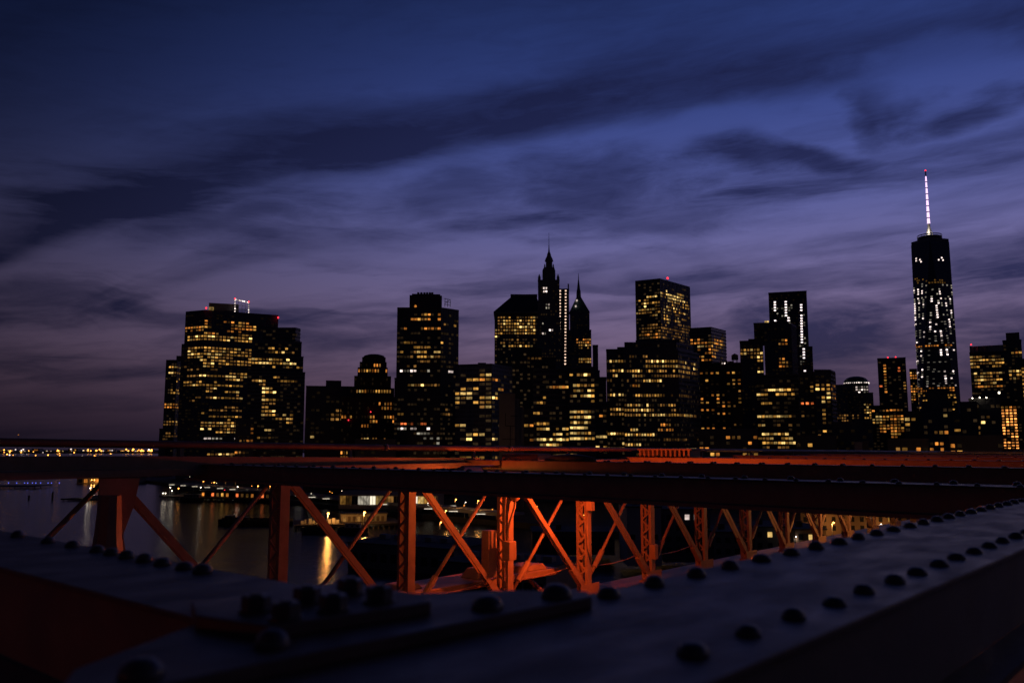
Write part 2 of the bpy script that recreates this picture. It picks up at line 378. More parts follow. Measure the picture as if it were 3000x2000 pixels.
def building(name, label, y0, tiers, rects=(), wall='wall_dark', frame='grid', fh=3.9, bw=3.0, strip=None, ww=.66, wh=.52, seed=0, back=40.0, cat='office tower', group=None):
    """tiers: (corners [(u, extra depth)...] left to right, v of the roof edge, v where the tier starts or None, part name)."""
    first = tiers[0]
    um = sum(c[0] for c in first[0]) / len(first[0])
    base = at_y(um, first[1], y0); root = thing(name, label, cat, (base.x, y0, GZ), 0, group)
    O = Vector((base.x, y0, GZ))
    rc = []
    for r in rects:
        ox, oy, s = CROPS[r[0]]
        rc.append((ox + r[1] * s, oy + r[2] * s, ox + r[3] * s, oy + r[4] * s, r[5], r[6]))
    strips = MB(); cand = []; pitch = fh * F_PX / y0
    for ti, T in enumerate(tiers):
        corners, vt, vb, pname = T[:4]
        wl_ = T[4] if len(T) > 4 else wall
        pts = [at_y(u, vt, y0 + d) for u, d in corners]
        if len(corners) == 2:                                 # the front lies square to the line of sight
            pc = at_y((corners[0][0] + corners[1][0]) / 2, vt, y0 + corners[0][1]); n2 = pc.xy.normalized()
            pts = [p * (pc.xy.dot(n2) / p.xy.dot(n2)) for p in pts]
            for p in pts: p.z = pc.z
        z1 = at_y(corners[0][0], vt, y0 + corners[0][1]).z
        cmin = min(range(len(corners)), key=lambda i: corners[i][1])
        z1 = pts[cmin].z
        z0 = GZ if vb is None else at_y(corners[cmin][0], vb, y0 + corners[cmin][1]).z
        front = [(p.x, p.y) for p in pts]
        a, b = Vector(front[0]), Vector(front[-1])
        if len(front) == 3:                                   # two faces seen: close as a parallelogram
            c = Vector(front[1]); ring = front + [tuple(a + b - c)]
        else:
            perp = Vector((-(b - a).y, (b - a).x)).normalized() * back
            ring = front + [tuple(b + perp), tuple(a + perp)]
        ring = [(p[0] - O.x, p[1] - O.y) for p in ring]
        MB().prism(ring, z0 - GZ, z1 - GZ).build(pname, wl_, root)
        # low parapet round the roof
        if z1 - z0 > 12:
            pb = MB(); n = len(ring)
            for i in range(n):
                p, q = Vector((*ring[i], 0)), Vector((*ring[(i + 1) % n], 0))
                pb.bar(p + Vector((0, 0, z1 - GZ + .55)), q + Vector((0, 0, z1 - GZ + .55)), 0.5, 1.1)
            pb.build('parapet', strip or wl_, root)
        if frame == 'none' or pname in ('penthouse', 'crown', 'plant_room'): continue
        for i in range(len(front) - 1):
            p, q = Vector(front[i]) - O.xy, Vector(front[i + 1]) - O.xy
            L = (q - p).length
            if L < 5: continue
            d = (q - p) / L; nrm = Vector((d.y, -d.x))        # outwards, towards the camera side
            mg = 3.0 if z1 - z0 > 40 else 1.0; nf = max(1, int((z1 - z0 - mg) / fh)); nb = max(1, int(L / bw)); bwa = L / nb
            ztop = z1 - GZ - mg
            ang = math.atan2(d.y, d.x)
            def strip_box(u0, u1, za, zb, dep):
                A_, B_ = p + d * u0, p + d * u1
                strips.poly([(*(A_), za), (*(B_), za), (*(B_ + nrm * dep), za), (*(A_ + nrm * dep), za),
                             (*(A_), zb), (*(B_), zb), (*(B_ + nrm * dep), zb), (*(A_ + nrm * dep), zb)],
                            [(0, 1, 2, 3), (7, 6, 5, 4), (3, 2, 6, 7), (0, 3, 7, 4), (2, 1, 5, 6), (1, 0, 4, 5)])
            if frame in ('grid', 'piers'):
                for j in range(nb + 1):
                    strip_box(max(0, j * bwa - .35), min(L, j * bwa + .35), z0 - GZ, z1 - GZ, .45)
            if frame in ('grid', 'bands'):
                for k in range(nf + 1):
                    zz = ztop - k * fh
                    strip_box(0, L, zz - fh * .22, zz + fh * .22, .38 if frame == 'grid' else .45)
            if frame == 'glass':
                for j in range(nb + 1): strip_box(max(0, j * bwa - .08), min(L, j * bwa + .08), z0 - GZ, z1 - GZ, .16)
                for k in range(nf + 1):
                    zz = ztop - k * fh; strip_box(0, L, zz - .15, zz + .15, .12)
            for k in range(nf):
                zc = ztop - (k + .5) * fh
                for j in range(nb):
                    c = p + d * ((j + .5) * bwa) + nrm * .06
                    W = Vector((c.x, c.y, zc)) + O
                    pu, pv = proj(W)
                    got = False
                    for ri, (x0, v0, x1, v1, den, tint) in enumerate(rc):
                        if x0 <= pu <= x1 and abs(pv - (v0 + v1) / 2) <= max((v1 - v0) / 2 + 1.0, .5 * pitch):
                            if den < .9: den += .20
                            if den >= 1.0: ok = True
                            else:
                                rows = max(1.0, (v1 - v0) / (fh * F_PX / y0))
                                rf = .55 + .9 * hash01(seed, ti, i, ri, k) if rows > 2.2 else 1.0
                                x = j / 2.3 + 17.0 * hash01(seed, ti, ri, k, 101); x0_ = math.floor(x); fr = x - x0_
                                nz = hash01(seed, ri, k, x0_) * (1 - fr) + hash01(seed, ri, k, x0_ + 1) * fr
                                nz = .62 * nz + .38 * hash01(seed, i, k, j, ri)
                                ok = nz < .5 + (den * rf - .5) * .56
                            if ok:
                                t = tint
                                h = hash01(seed, k, j, i, 202)
                                if t == 'w' and h > .80: t = 'W'
                                elif t == 'w' and h < .30: t = 'd'
                                elif t == 'o' and h > .75: t = 'w'
                                elif t == 'o' and h < .22: t = 'd'
                                elif t == 'W' and h < .35: t = 'w'
                                elif t == 'c' and h < .25: t = 'v'
                                cand.append((c, zc, ang, bwa * ww * (.8 + .35 * h), fh * wh * (.85 + .25 * hash01(seed, j, k, 9)), t)); got = True
                                break
                    if not got and rc and pv < 1350 and hash01(seed, k, j, i, 77) < .26: cand.append((c, zc, ang, bwa * ww, fh * wh, 'x'))
    if strips.v: strips.build('facade_frame', strip or wall, root, kind='stuff')
    cand.sort(key=lambda w: (w[5] == 'x', -w[3] * w[4]))
    nlit = sum(1 for w in cand if w[5] != 'x')
    for c, zc, ang, w, h, t in cand[:min(300, nlit)]:
        put('window', win_mesh(t), root, (c.x, c.y, zc), (0, 0, ang), (w, .3, h))
    rest = {}
    for c, zc, ang, w, h, t in cand[min(300, nlit):]:
        d = Vector((math.cos(ang), math.sin(ang))); n_ = Vector((d.y, -d.x)); mb = rest.setdefault(t, MB())
        P = [c + d * (w * i / 2) + n_ * .15 for i in (-1, 1)]
        mb.poly([(*P[0], zc - h / 2), (*P[1], zc - h / 2), (*P[1], zc + h / 2), (*P[0], zc + h / 2)], [(0, 1, 2, 3)])
    for t, mb in rest.items(): mb.build('dim_window_grid' if t == 'x' else 'upper_windows', t, root, kind='stuff')
    root['n_win'] = len(cand)
    return root, O

def part_px(root, O, name, mat, y, u0, u1, v0, v1, depth=8.0, lab=None):
    """a box part of a building: left and right edge, top and foot as seen, at distance y"""
    a, b = at_y(u0, v1, y), at_y(u1, v0, y)
    o = MB().box(a.x - O.x, b.x - O.x, y - O.y, y - O.y + depth, min(a.z, b.z) - O.z, max(a.z, b.z) - O.z).build(name, mat, root)
    if lab: o['label'] = lab
    return o

def on_front(u, v, uc, vt, y):
    """point of a square-on front (centre uc, roof vt, distance y) behind a sighting, and the front's turn"""
    pc = at_y(uc, vt, y); n2 = pc.xy.normalized(); d = ray(u, v); k = pc.xy.dot(n2) / d.xy.dot(n2)
    return Vector((d.x * k - n2.x * .2, d.y * k - n2.y * .2, EYE + d.z * k)), -math.atan2(n2.x, n2.y)

def beacon(root, O, u, v, y, mat='lamp_r', r=1.1, name='beacon'):
    if mat == 'lamp_r': r *= .68
    p = at_y(u, v, y) - O
    return MB().lathe([(r * .5, -r), (r, -r * .3), (r, r * .3), (r * .5, r)], p, 8).build(name, mat, root)

def tank(root, O, u, v, y, r, h):
    p = at_y(u, v, y) - O
    t = MB().lathe([(r, 0), (r, h), (.3, h * 1.35)], p, 14).build('water_tank', 'timber', root)
    m = MB()
    for i in range(4):
        a = math.pi / 4 + i * math.pi / 2
        m.bar(p + Vector((r * .8 * math.cos(a), r * .8 * math.sin(a), -4)), p + Vector((r * .8 * math.cos(a), r * .8 * math.sin(a), 0)), .4, .4)
    m.build('tank_leg_frame', 'steel', root)

# ---- left group
r, O = building('office_tower', 'slim dark tower with stepped base, left neighbour of the broad lit waterfront slab', 1160,
    [([(487, 0), (519, 0), (536, 25)], 1056, None, 'tower_block'), ([(517, 6), (536, 6)], 1042, 1056, 'setback_block'), ([(467, -14), (486, -14)], 1257, None, 'podium')],
    [('1', 160, 760, 285, 785, .7, 'w'), ('1', 160, 810, 285, 830, .7, 'w'), ('1', 180, 880, 280, 1010, .15, 'w'), ('1', 135, 1100, 275, 1145, .55, 'o'),
     ('1', 120, 1265, 260, 1310, .45, 'w'), ('1', 115, 1370, 260, 1425, .5, 'd')], frame='piers', bw=3.4, seed=1, back=50)
r, O = building('office_tower', 'broad waterfront slab tower full of yellow lit windows under a small illuminated roof frame', 1070,
    [([(533, 6), (597, -8), (812, 40)], 1006, None, 'tower_block'), ([(545, 16), (600, 2), (816, 46)], 910, 1006, 'upper_block'),
     ([(612, 30), (700, 48)], 889, 909, 'penthouse')],
    [('1', 330, 400, 495, 440, .75, 'o'), ('1', 340, 480, 495, 700, .62, 'w'), ('1', 300, 770, 470, 790, .5, 'd'), ('1', 320, 838, 470, 856, .8, 'w'), ('1', 310, 893, 470, 945, .7, 'w'), ('1', 340, 1040, 460, 1085, .4, 'd'),
     ('1', 490, 335, 910, 392, .3, 'o'), ('1', 500, 395, 980, 460, .48, 'o'), ('1', 495, 475, 945, 760, .78, 'w'), ('1', 495, 770, 690, 790, .5, 'd'), ('1', 495, 830, 890, 870, .8, 'w'),
     ('1', 490, 885, 860, 955, .55, 'w'), ('1', 500, 960, 600, 990, .3, 'w'), ('1', 680, 990, 820, 1070, .7, 'w'), ('1', 520, 1040, 860, 1065, .7, 'w'), ('1', 540, 1130, 850, 1190, .3, 'd'),
     ('1', 465, 1180, 500, 1195, .9, 'w'), ('1', 540, 1210, 850, 1275, .35, 'w'), ('1', 470, 1275, 850, 1390, .5, 'w'), ('1', 500, 1425, 820, 1445, .25, 'c'), ('s', 610, 1322, 720, 1345, .8, 'w')],
    frame='grid', bw=4.6, ww=.72, seed=2, strip='wall_dark')
beacon(r, O, 604, 902, 1068, 'lamp_r', 1.6); beacon(r, O, 815, 930, 1112, 'lamp_r', 1.6)
part_px(r, O, 'roof_window', 'W', 1085, 611, 624, 899, 909, 3)
lf = MB()                                                      # roof frame hung with bulbs
q = [at_y(u, v, 1100) - O for u, v in ((689, 916), (689, 877), (729, 886), (729, 918))]
for a, b in ((0, 1), (1, 2), (2, 3)): lf.bar(q[a], q[b], .7, .7)
for k in (.25, .5, .75): lf.bar(q[0].lerp(q[3], k), q[1].lerp(q[2], k), .35, .35)
for k in (.3, .6): lf.bar(q[0].lerp(q[1], k), q[3].lerp(q[2], k), .35, .35)
fr = lf.build('roof_frame', 'white', r)
bulb = MB().lathe([(.3, -.7), (.75, -.3), (.75, .3), (.3, .7)], n=6).mesh('bulb', 'c')
for a, b, n in ((0, 1, 5), (1, 2, 8), (2, 3, 5)):
    for k in range(n): put('bulb', bulb, fr, q[a].lerp(q[b], (k + .5) / n) + Vector((0, -.8, 0)))
for p in (q[1], q[2]): MB().lathe([(.5, -1.0), (1.0, -.4), (1.0, .4), (.5, 1.0)], p + Vector((0, -1, .8)), 8).build('beacon', 'lamp_r', fr)
building('office_tower', 'dark glass tower stepping outwards floor by floor, right of the broad lit waterfront slab', 900,
    [([(727, -14), (894, -14)], 1091, None, 'tower_block'), ([(737, -8), (889, -8)], 1045, 1091, 'setback_block'), ([(746, 0), (884, 0)], 1002, 1045, 'setback_block'), ([(770, 8), (866, 8), (880, 18)], 962, 1002, 'setback_block')],
    [('1', 1020, 590, 1320, 640, .45, 'w'), ('1', 1000, 655, 1200, 670, .3, 'd'), ('1', 945, 690, 1360, 715, .55, 'w'), ('1', 920, 730, 1330, 755, .85, 'W'), ('1', 1090, 770, 1390, 830, .65, 'w'), ('1', 1070, 845, 1200, 860, .4, 'w'),
     ('1', 920, 880, 1060, 895, .85, 'w'), ('1', 1150, 880, 1360, 910, .8, 'w'), ('1', 980, 915, 1060, 930, .4, 'w'), ('1', 1030, 960, 1160, 975, .5, 'W'), ('1', 1035, 990, 1150, 1230, .6, 'w'), ('1', 1160, 1180, 1310, 1280, .25, 'w'),
     ('1', 1050, 1325, 1120, 1345, .95, 'W'), ('1', 920, 1370, 1140, 1435, .35, 'w')], wall='wall_black', frame='bands', bw=3.4, ww=.8, seed=3, strip='wall_dark')
building('office_block', 'long low dark block with a square plant room, between two stepped towers', 760,
    [([(897, 0), (1040, 0)], 1134, None, 'tower_block'), ([(955, 6), (1000, 6)], 1114, 1134, 'plant_room')],
    [('2', 20, 1180, 60, 1280, .6, 'w'), ('2', 20, 1290, 100, 1380, .6, 'w'), ('2', 330, 1150, 500, 1250, .18, 'd'), ('2', 140, 1395, 180, 1410, .8, 'w'), ('2', 400, 1320, 560, 1340, .25, 'd')],
    wall='wall_dark', frame='piers', bw=4.0, seed=4)
r, O = building('stepped_tower', 'brown wedding-cake tower with a glowing amber row under its rounded top', 740,
    [([(1000, -24), (1166, -24)], 1165, None, 'tower_block'), ([(1026, -16), (1155, -16)], 1136, 1165, 'setback_block'), ([(1038, -10), (1146, -10)], 1101, 1136, 'setback_block'), ([(1048, -5), (1136, -5)], 1076, 1101, 'setback_block'), ([(1054, 0), (1133, 0)], 1060, 1076, 'setback_block'), ([(1061, 5), (1130, 5)], 1046, 1060, 'crown')],
    [('2', 580, 778, 780, 808, .96, 'o'), ('2', 835, 788, 870, 812, .9, 'o'), ('2', 610, 745, 850, 765, .3, 'o'), ('2', 560, 930, 900, 990, .55, 'w'), ('2', 600, 990, 860, 1015, .55, 'o'), ('2', 570, 1065, 690, 1090, .75, 'w'), ('2', 490, 1140, 640, 1165, .4, 'd'),
     ('2', 780, 1100, 910, 1170, .3, 'o'), ('2', 440, 1210, 600, 1230, .5, 'o'), ('2', 670, 1205, 920, 1230, .45, 'o'), ('2', 700, 1245, 920, 1275, .5, 'o'), ('2', 500, 1290, 700, 1305, .3, 'o'), ('2', 620, 1425, 860, 1455, .55, 'w'), ('s', 975, 1318, 1020, 1350, .7, 'o'), ('s', 1060, 1318, 1130, 1346, .8, 'w')],
    wall='wall_brown', frame='piers', bw=2.3, ww=.55, wh=.62, fh=3.7, seed=5, back=30)
beacon(r, O, 1086, 1206, 712, 'lamp_r', .7); beacon(r, O, 1021, 1230, 712, 'lamp_r', .7)
MB().lathe([(9.5, 0), (8.6, 1.2), (5, 2.3), (.5, 2.8)], at_y(1096, 1046, 757) - O, 20).build('cap', 'wall_brown', r)
r, O = building('office_tower', 'black glass tower with chamfered corners and a taller core, white plant-floor lamps at half height', 700,
    [([(1156, -8), (1290, -8), (1334, 6)], 1110, None, 'tower_block'), ([(1164, 0), (1292, 0), (1344, 14)], 904, 1110, 'tower_block'), ([(1200, 6), (1295, 6)], 865, 904, 'crown'),
     ([(1207, 9), (1290, 9)], 861, 865, 'plant_room')],
    [('2', 1060, 300, 1400, 315, .35, 'o'), ('2', 980, 385, 1490, 410, .5, 'o'), ('2', 1160, 425, 1290, 445, .9, 'd'), ('2', 1000, 540, 1380, 560, .4, 'w'), ('2', 1100, 585, 1260, 605, .7, 'o'), ('2', 980, 620, 1340, 645, .38, 'w'), ('2', 1070, 665, 1360, 685, .6, 'w'),
     ('2', 1160, 700, 1250, 715, .9, 'd'), ('2', 1050, 745, 1150, 757, .5, 'd'), ('2', 960, 785, 1460, 806, .30, 'c'), ('2', 1060, 865, 1360, 885, .3, 'w'), ('2', 1210, 903, 1365, 922, .95, 'd'), ('2', 1005, 940, 1340, 965, .6, 'w'),
     ('2', 960, 1180, 1000, 1200, .8, 'w'), ('2', 975, 1260, 1240, 1282, .6, 'r'), ('2', 940, 1305, 1250, 1325, .5, 'c'), ('2', 1370, 1150, 1450, 1210, .4, 'd'), ('2', 1030, 1380, 1350, 1475, .12, 'v')],
    wall='wall_black', frame='glass', bw=2.6, ww=.8, wh=.45, seed=6)
beacon(r, O, 1217, 897, 702, 'o', 1.0, 'roof_lamp')
for u in (1222, 1231, 1240, 1248, 1256, 1263): part_px(r, O, 'cooling_unit', 'wall_dark', 712, u, u + 6, 856, 862, 3)
sc = MB()
for u in (1303, 1311, 1319): sc.bar(at_y(u, 899, 712) - O, at_y(u + 1, 873 + (u - 1303) * .4, 712) - O, .4, .4)
for v in (875, 883, 891): sc.bar(at_y(1302, v, 712) - O, at_y(1320, v + 3, 712) - O, .35, .35)
sc.bar(at_y(1303, 890, 712) - O, at_y(1319, 877, 712) - O, .3, .3); sc.build('roof_gantry', 'steel', r)

# ---- centre group
r, O = building('office_tower', 'pale gridded concrete block with large bright yellow windows beside the black glass tower', 790,
    [([(1330, 4), (1441, -6), (1500, 30)], 1068, None, 'tower_block'), ([(1400, 14), (1424, 14)], 1062, 1068, 'plant_room')],
    [('3', 120, 1000, 480, 1030, .42, 'W'), ('3', 210, 1030, 420, 1050, .6, 'o'), ('3', 120, 1090, 280, 1110, .5, 'w'), ('3', 120, 1140, 430, 1198, .55, 'W'), ('3', 120, 1200, 370, 1250, .42, 'w'), ('3', 110, 1335, 270, 1412, .45, 'w'), ('3', 200, 1425, 430, 1475, .5, 'W'), ('3', 430, 1080, 540, 1110, .35, 'o'), ('s', 1300, 1328, 1470, 1350, .3, 'w')],
    wall='wall_stone', strip='wall_pale', frame='grid', bw=5.4, ww=.8, wh=.6, fh=4.2, seed=7)
r, O = building('concrete_tower', 'windowless grey concrete tower of stepped blocks in front of the pale gridded building', 560,
    [([(1462, 0), (1509, 0)], 1157, None, 'tower_block', 'wall_stone'), ([(1509, 3), (1520, 3)], 1172, None, 'setback_block', 'wall_stone'), ([(1520, 6), (1534, 6)], 1196, None, 'setback_block', 'wall_stone')],
    wall='wall_dark', frame='none', seed=8, back=18, cat='tower')
for u0, u1, v0, v1 in ((1480, 1508, 1246, 1248), (1494, 1496, 1246, 1305), (1480, 1482, 1210, 1246), (1496, 1520, 1217, 1219), (1470, 1508, 1285, 1287)): part_px(r, O, 'expansion_joint', 'wall_black', 559.9, u0, u1, v0, v1, .3)
r, O = building('hipped_tower', 'broad tower under a dark hipped roof with rows of yellow windows below the eaves', 1030,
    [([(1449, 0), (1585, 0)], 918, None, 'tower_block')],
    [('3', 430, 573, 690, 603, .55, 'w'), ('3', 420, 613, 690, 722, .82, 'w'), ('3', 410, 680, 432, 750, .6, 'W'), ('3', 440, 795, 670, 822, .6, 'w'), ('3', 440, 757, 690, 780, .12, 'd')], wall='wall_dark', frame='grid', bw=3.2, seed=9, back=60)
e0, e1 = at_y(1446, 918, 1026) - O, at_y(1588, 918, 1026) - O
t0, t1 = at_y(1498, 862, 1050) - O, at_y(1572, 862, 1050) - O
ev = [(e0.x, e0.y), (e1.x, e0.y), (e1.x, e0.y + 66), (e0.x, e0.y + 66)]
MB().prism(ev, e0.z, e0.z + 2.2).build('eaves', 'wall_dark', r)
MB().prism(ev, e0.z + 2.2, t0.z - 3, [(t0.x, t0.y), (t1.x, t0.y), (t1.x, t0.y + 18), (t0.x, t0.y + 18)]).build('roof', 'wall_black', r)
MB().prism([(t0.x - 1, t0.y - 1), (t1.x + 1, t0.y - 1), (t1.x + 1, t0.y + 19), (t0.x - 1, t0.y + 19)], t0.z - 3, t0.z).build('roof_deck', 'wall_dark', r)
building('office_tower', 'unlit black slab in front of the spired tower, dim strip along its roof edge', 820,
    [([(1500, 0), (1587, 0)], 1023, None, 'tower_block'), ([(1545, 20), (1628, 20)], 1049, None, 'setback_block')],
    [('3', 640, 886, 840, 902, .5, 'd'), ('3', 480, 900, 500, 915, .6, 'd')], wall='wall_black', frame='bands', bw=3.4, seed=10, strip='wall_black')
r, O = building('spired_tower', 'tallest slim stone tower with tiered crown and a long needle spire', 985,
    [([(1573, -4), (1642, -4)], 935, None, 'tower_block'), ([(1576, 0), (1639, 0)], 822, 935, 'upper_block'), ([(1589, 6), (1627, 6)], 800, 822, 'crown'), ([(1593, 8), (1624, 8)], 782, 800, 'crown'), ([(1599, 10), (1618, 10)], 764, 782, 'crown')],
    [('3', 735, 500, 800, 540, .22, 'c'), ('3', 725, 610, 760, 660, .3, 'c'), ('3', 720, 690, 830, 730, .18, 'c'), ('3', 752, 395, 775, 430, .8, 'c'), ('3', 765, 340, 800, 356, .5, 'd')], wall='wall_stone', frame='piers', bw=2.6, ww=.6, seed=11, back=26, cat='skyscraper')
c = at_y(1608.5, 766, 1001) - O; tip = at_y(1610, 682, 1001) - O
MB().lathe([(5.2, 0), (4.4, 3), (2.6, 6.5), (2.2, 9), (1.0, 12), (.55, 17), (.3, 22), (.16, tip.z - c.z)], c, 10).build('spire', 'wall_stone', r)
for u, v, y, s in ((1580, 822, 986, 4), (1635, 822, 986, 4), (1592, 800, 992, 3), (1624, 800, 992, 3), (1596, 782, 995, 2), (1621, 782, 995, 2)):
    MB().lathe([(s * .4, 0), (s * .4, s), (.15, s * 2)], at_y(u, v, y) - O, 8).build('pinnacle', 'wall_stone', r)
r, O = building('slab_tower', 'narrow slab lined with two vertical columns of pinkish white lights beside the spired tower', 1090,
    [([(1636, 0), (1667, 0)], 848, None, 'tower_block'), ([(1663, 3), (1667, 3)], 831, 848, 'crown')], [], wall='wall_black', frame='bands', bw=3, fh=4.1, seed=12, strip='wall_dark')
for u in (1641, 1657.5):
    for k in range(24):
        vv = 852 + k * 9.3; p, a = on_front(u - (vv - 852) * .008, vv, 1651.5, 848, 1090)
        put('window', win_mesh('p'), r, p - O, (0, 0, a), (2.0, .5, 1.7))
r, O = building('pyramid_tower', 'stone tower with a steep green pyramid roof ending in a slim spire', 1180,
    [([(1662, 0), (1732, 0)], 968, None, 'tower_block'), ([(1669, 4), (1727, 4)], 914, 968, 'upper_block')],
    [('3', 980, 730, 1090, 790, .28, 'o'), ('3', 995, 775, 1095, 820, .45, 'w'), ('3', 995, 888, 1090, 916, .8, 'w')], wall='wall_stone', frame='piers', bw=3.0, seed=13, back=27, cat='skyscraper')
a, b = at_y(1669, 914, 1184) - O, at_y(1727, 914, 1184) - O
w = (b.x - a.x) / 2; cx_ = (a.x + b.x) / 2; cyy = a.y + 13.5; ap = at_y(1691, 858, 1197).z - O.z
MB().prism([(cx_ - w, cyy - 13.5), (cx_ + w, cyy - 13.5), (cx_ + w, cyy + 13.5), (cx_ - w, cyy + 13.5)], a.z + 1.1, ap - 6,
           [(cx_ - 3, cyy - 3), (cx_ + 3, cyy - 3), (cx_ + 3, cyy + 3), (cx_ - 3, cyy + 3)]).build('roof', 'copper', r)
MB().lathe([(3.4, -6), (3.0, 2), (2.2, 6), (1.5, 12), (.6, 20), (.25, at_y(1691, 800, 1197).z - O.z - ap)], (cx_, cyy, ap), 10).build('spire', 'copper', r)
for u, v in ((1690, 880), (1687, 897)):
    p = at_y(u, v, 1186) - O; MB().box(p.x - 1, p.x + 1, p.y - 1, p.y + 6, p.z - 1, p.z + 1.2).build('dormer_window', 'c', r)
building('office_tower', 'small dark stepped block behind the pyramid-roofed tower', 1250, [([(1738, 0), (1757, 0)], 1086, None, 'tower_block'), ([(1736, 4), (1752, 4)], 1012, 1086, 'upper_block')], [], frame='piers', seed=14, back=20)
building('office_block', 'dark block with stacked bright horizontal window bands below the pyramid-roofed tower', 640,
    [([(1562, 0), (1665, 0)], 1084, None, 'tower_block'), ([(1668, -10), (1741, -10)], 1078, None, 'tower_block'), ([(1743, 6), (1776, 6)], 1108, None, 'wing')],
    [('3', 790, 1095, 920, 1117, .7, 'o'), ('3', 855, 1000, 890, 1012, .6, 'd'), ('3', 940, 963, 1110, 1020, .6, 'w'), ('3', 920, 1130, 950, 1172, .6, 'w'), ('3', 950, 1060, 1110, 1180, .45, 'w'), ('3', 680, 1160, 760, 1280, .3, 'w'), ('3', 680, 1320, 800, 1370, .42, 'w'),
     ('3', 940, 1255, 1090, 1400, .75, 'W'), ('3', 710, 1385, 960, 1402, .4, 'w'), ('3', 820, 1408, 1090, 1437, .9, 'W'), ('3', 710, 1443, 1195, 1467, .75, 'W'), ('3', 680, 1505, 1190, 1527, .5, 'w'), ('3', 1090, 1130, 1120, 1200, .6, 'w'), ('3', 1140, 1285, 1190, 1310, .6, 'o'), ('s', 1530, 1322, 1700, 1345, .5, 'w')],
    wall='wall_black', frame='bands', bw=2.4, ww=.86, wh=.46, seed=15, strip='wall_dark', back=30)

# ---- right group
r, O = building('office_tower', 'flat-topped tower with two lit faces and one red roof beacon above the stepped block', 1040,
    [([(1861, 6), (1933, -10), (2020, 46)], 818, None, 'tower_block')],
    [('4', 420, 243, 520, 267, .9, 'W'), ('4', 370, 278, 540, 300, .9, 'w'), ('4', 390, 300, 520, 322, .6, 'w'), ('4', 345, 332, 540, 400, .3, 'w'), ('4', 600, 228, 740, 290, .8, 'W'), ('4', 590, 290, 780, 350, .5, 'w'), ('4', 570, 345, 780, 460, .3, 'w'),
     ('4', 380, 478, 560, 552, .36, 'd'), ('4', 350, 554, 540, 582, .95, 'o'), ('4', 545, 205, 600, 250, .7, 'w'), ('4', 560, 480, 780, 610, .48, 'd')], wall='wall_black', frame='piers', bw=3.3, ww=.8, seed=17, strip='wall_dark', cat='skyscraper')
MB().bar(at_y(1955, 832, 1052) - O, at_y(1955, 818, 1052) - O, .8, .8).build('mast', 'steel', r)
beacon(r, O, 1956, 815, 1052, 'lamp_r', 2.0)
building('office_block', 'wide dark stepped block with many short bright window rows below the beacon tower', 690,
    [([(1776, 0), (1826, 0)], 1026, None, 'wing'), ([(1808, 2), (1850, 2)], 1016, 1026, 'setback_block'), ([(1826, -8), (1985, -8), (2047, 26)], 1026, None, 'tower_block'), ([(1829, -4), (1980, -4), (2030, 22)], 1002, 1026, 'upper_block'), ([(1862, 2), (1990, 2)], 995, 1002, 'plant_room')],
    [('4', 120, 783, 245, 803, .85, 'w'), ('4', 120, 828, 245, 852, .85, 'w'), ('4', 130, 868, 200, 888, .6, 'w'), ('4', 110, 912, 140, 932, .6, 'd'), ('4', 260, 848, 410, 878, .75, 'w'), ('4', 280, 690, 470, 755, .2, 'd'), ('4', 420, 768, 760, 788, .85, 'w'), ('4', 420, 803, 840, 832, .75, 'w'),
     ('4', 420, 843, 850, 868, .75, 'w'), ('4', 500, 878, 860, 908, .6, 'd'), ('4', 320, 893, 390, 912, .7, 'w'), ('4', 270, 930, 560, 948, .45, 'w'), ('4', 310, 958, 370, 988, .5, 'o'), ('4', 130, 1055, 245, 1078, .9, 'W'), ('4', 330, 1040, 580, 1066, .88, 'w'), ('4', 620, 1043, 800, 1063, .6, 'd'),
     ('4', 250, 1118, 380, 1147, .8, 'w'), ('4', 420, 1128, 650, 1150, .3, 'w'), ('4', 120, 1168, 490, 1227, .7, 'w'), ('4', 460, 1200, 840, 1228, .8, 'w'), ('4', 300, 1318, 360, 1342, .8, 'w'), ('4', 110, 1362, 490, 1388, .78, 'w'), ('4', 530, 1288, 660, 1340, .4, 'o'), ('4', 560, 1400, 860, 1422, .3, 'd'),
     ('4', 240, 1440, 390, 1460, .6, 'w'), ('4', 110, 1478, 250, 1502, .8, 'w'), ('4', 370, 1478, 490, 1507, .95, 'W'), ('4', 500, 1480, 560, 1502, .8, 'w'), ('4', 640, 1478, 840, 1507, .8, 'W'), ('4', 640, 1050, 665, 1200, .4, 'd'), ('s', 1860, 1328, 1960, 1345, .4, 'd')],
    wall='wall_dark', frame='grid', bw=2.1, ww=.7, wh=.5, seed=16, strip='wall_dark', back=40)
building('office_tower', 'low dark tower with an amber band of windows right behind the beacon tower', 960,
    [([(2020, 4), (2083, -6), (2126, 26)], 960, None, 'tower_block')],
    [('4', 800, 603, 1060, 652, .7, 'o'), ('4', 860, 648, 980, 672, .9, 'W'), ('4', 860, 672, 1000, 782, .4, 'o'), ('4', 1000, 640, 1075, 690, .4, 'd')], wall='wall_black', frame='bands', bw=3.6, seed=18, strip='wall_dark')
r, O = building('apartment_block', 'brown apartment slab with sparse lit windows and a round rooftop water tank', 740,
    [([(2046, 0), (2172, 0)], 1066, None, 'tower_block'), ([(2110, 6), (2150, 6)], 1058, 1066, 'plant_room')],
    [('4', 860, 840, 1200, 1470, .13, 'o'), ('4', 880, 1090, 960, 1117, .5, 'w')], wall='wall_brown', frame='grid', bw=4.2, ww=.45, wh=.5, fh=3.2, seed=19, cat='apartment block')
tank(r, O, 2153, 1054, 752, 3.0, 4.2)
for u in (2116, 2123, 2133, 2142, 2157): beacon(r, O, u, 1064, 739, 'c', .7, 'roof_lamp')
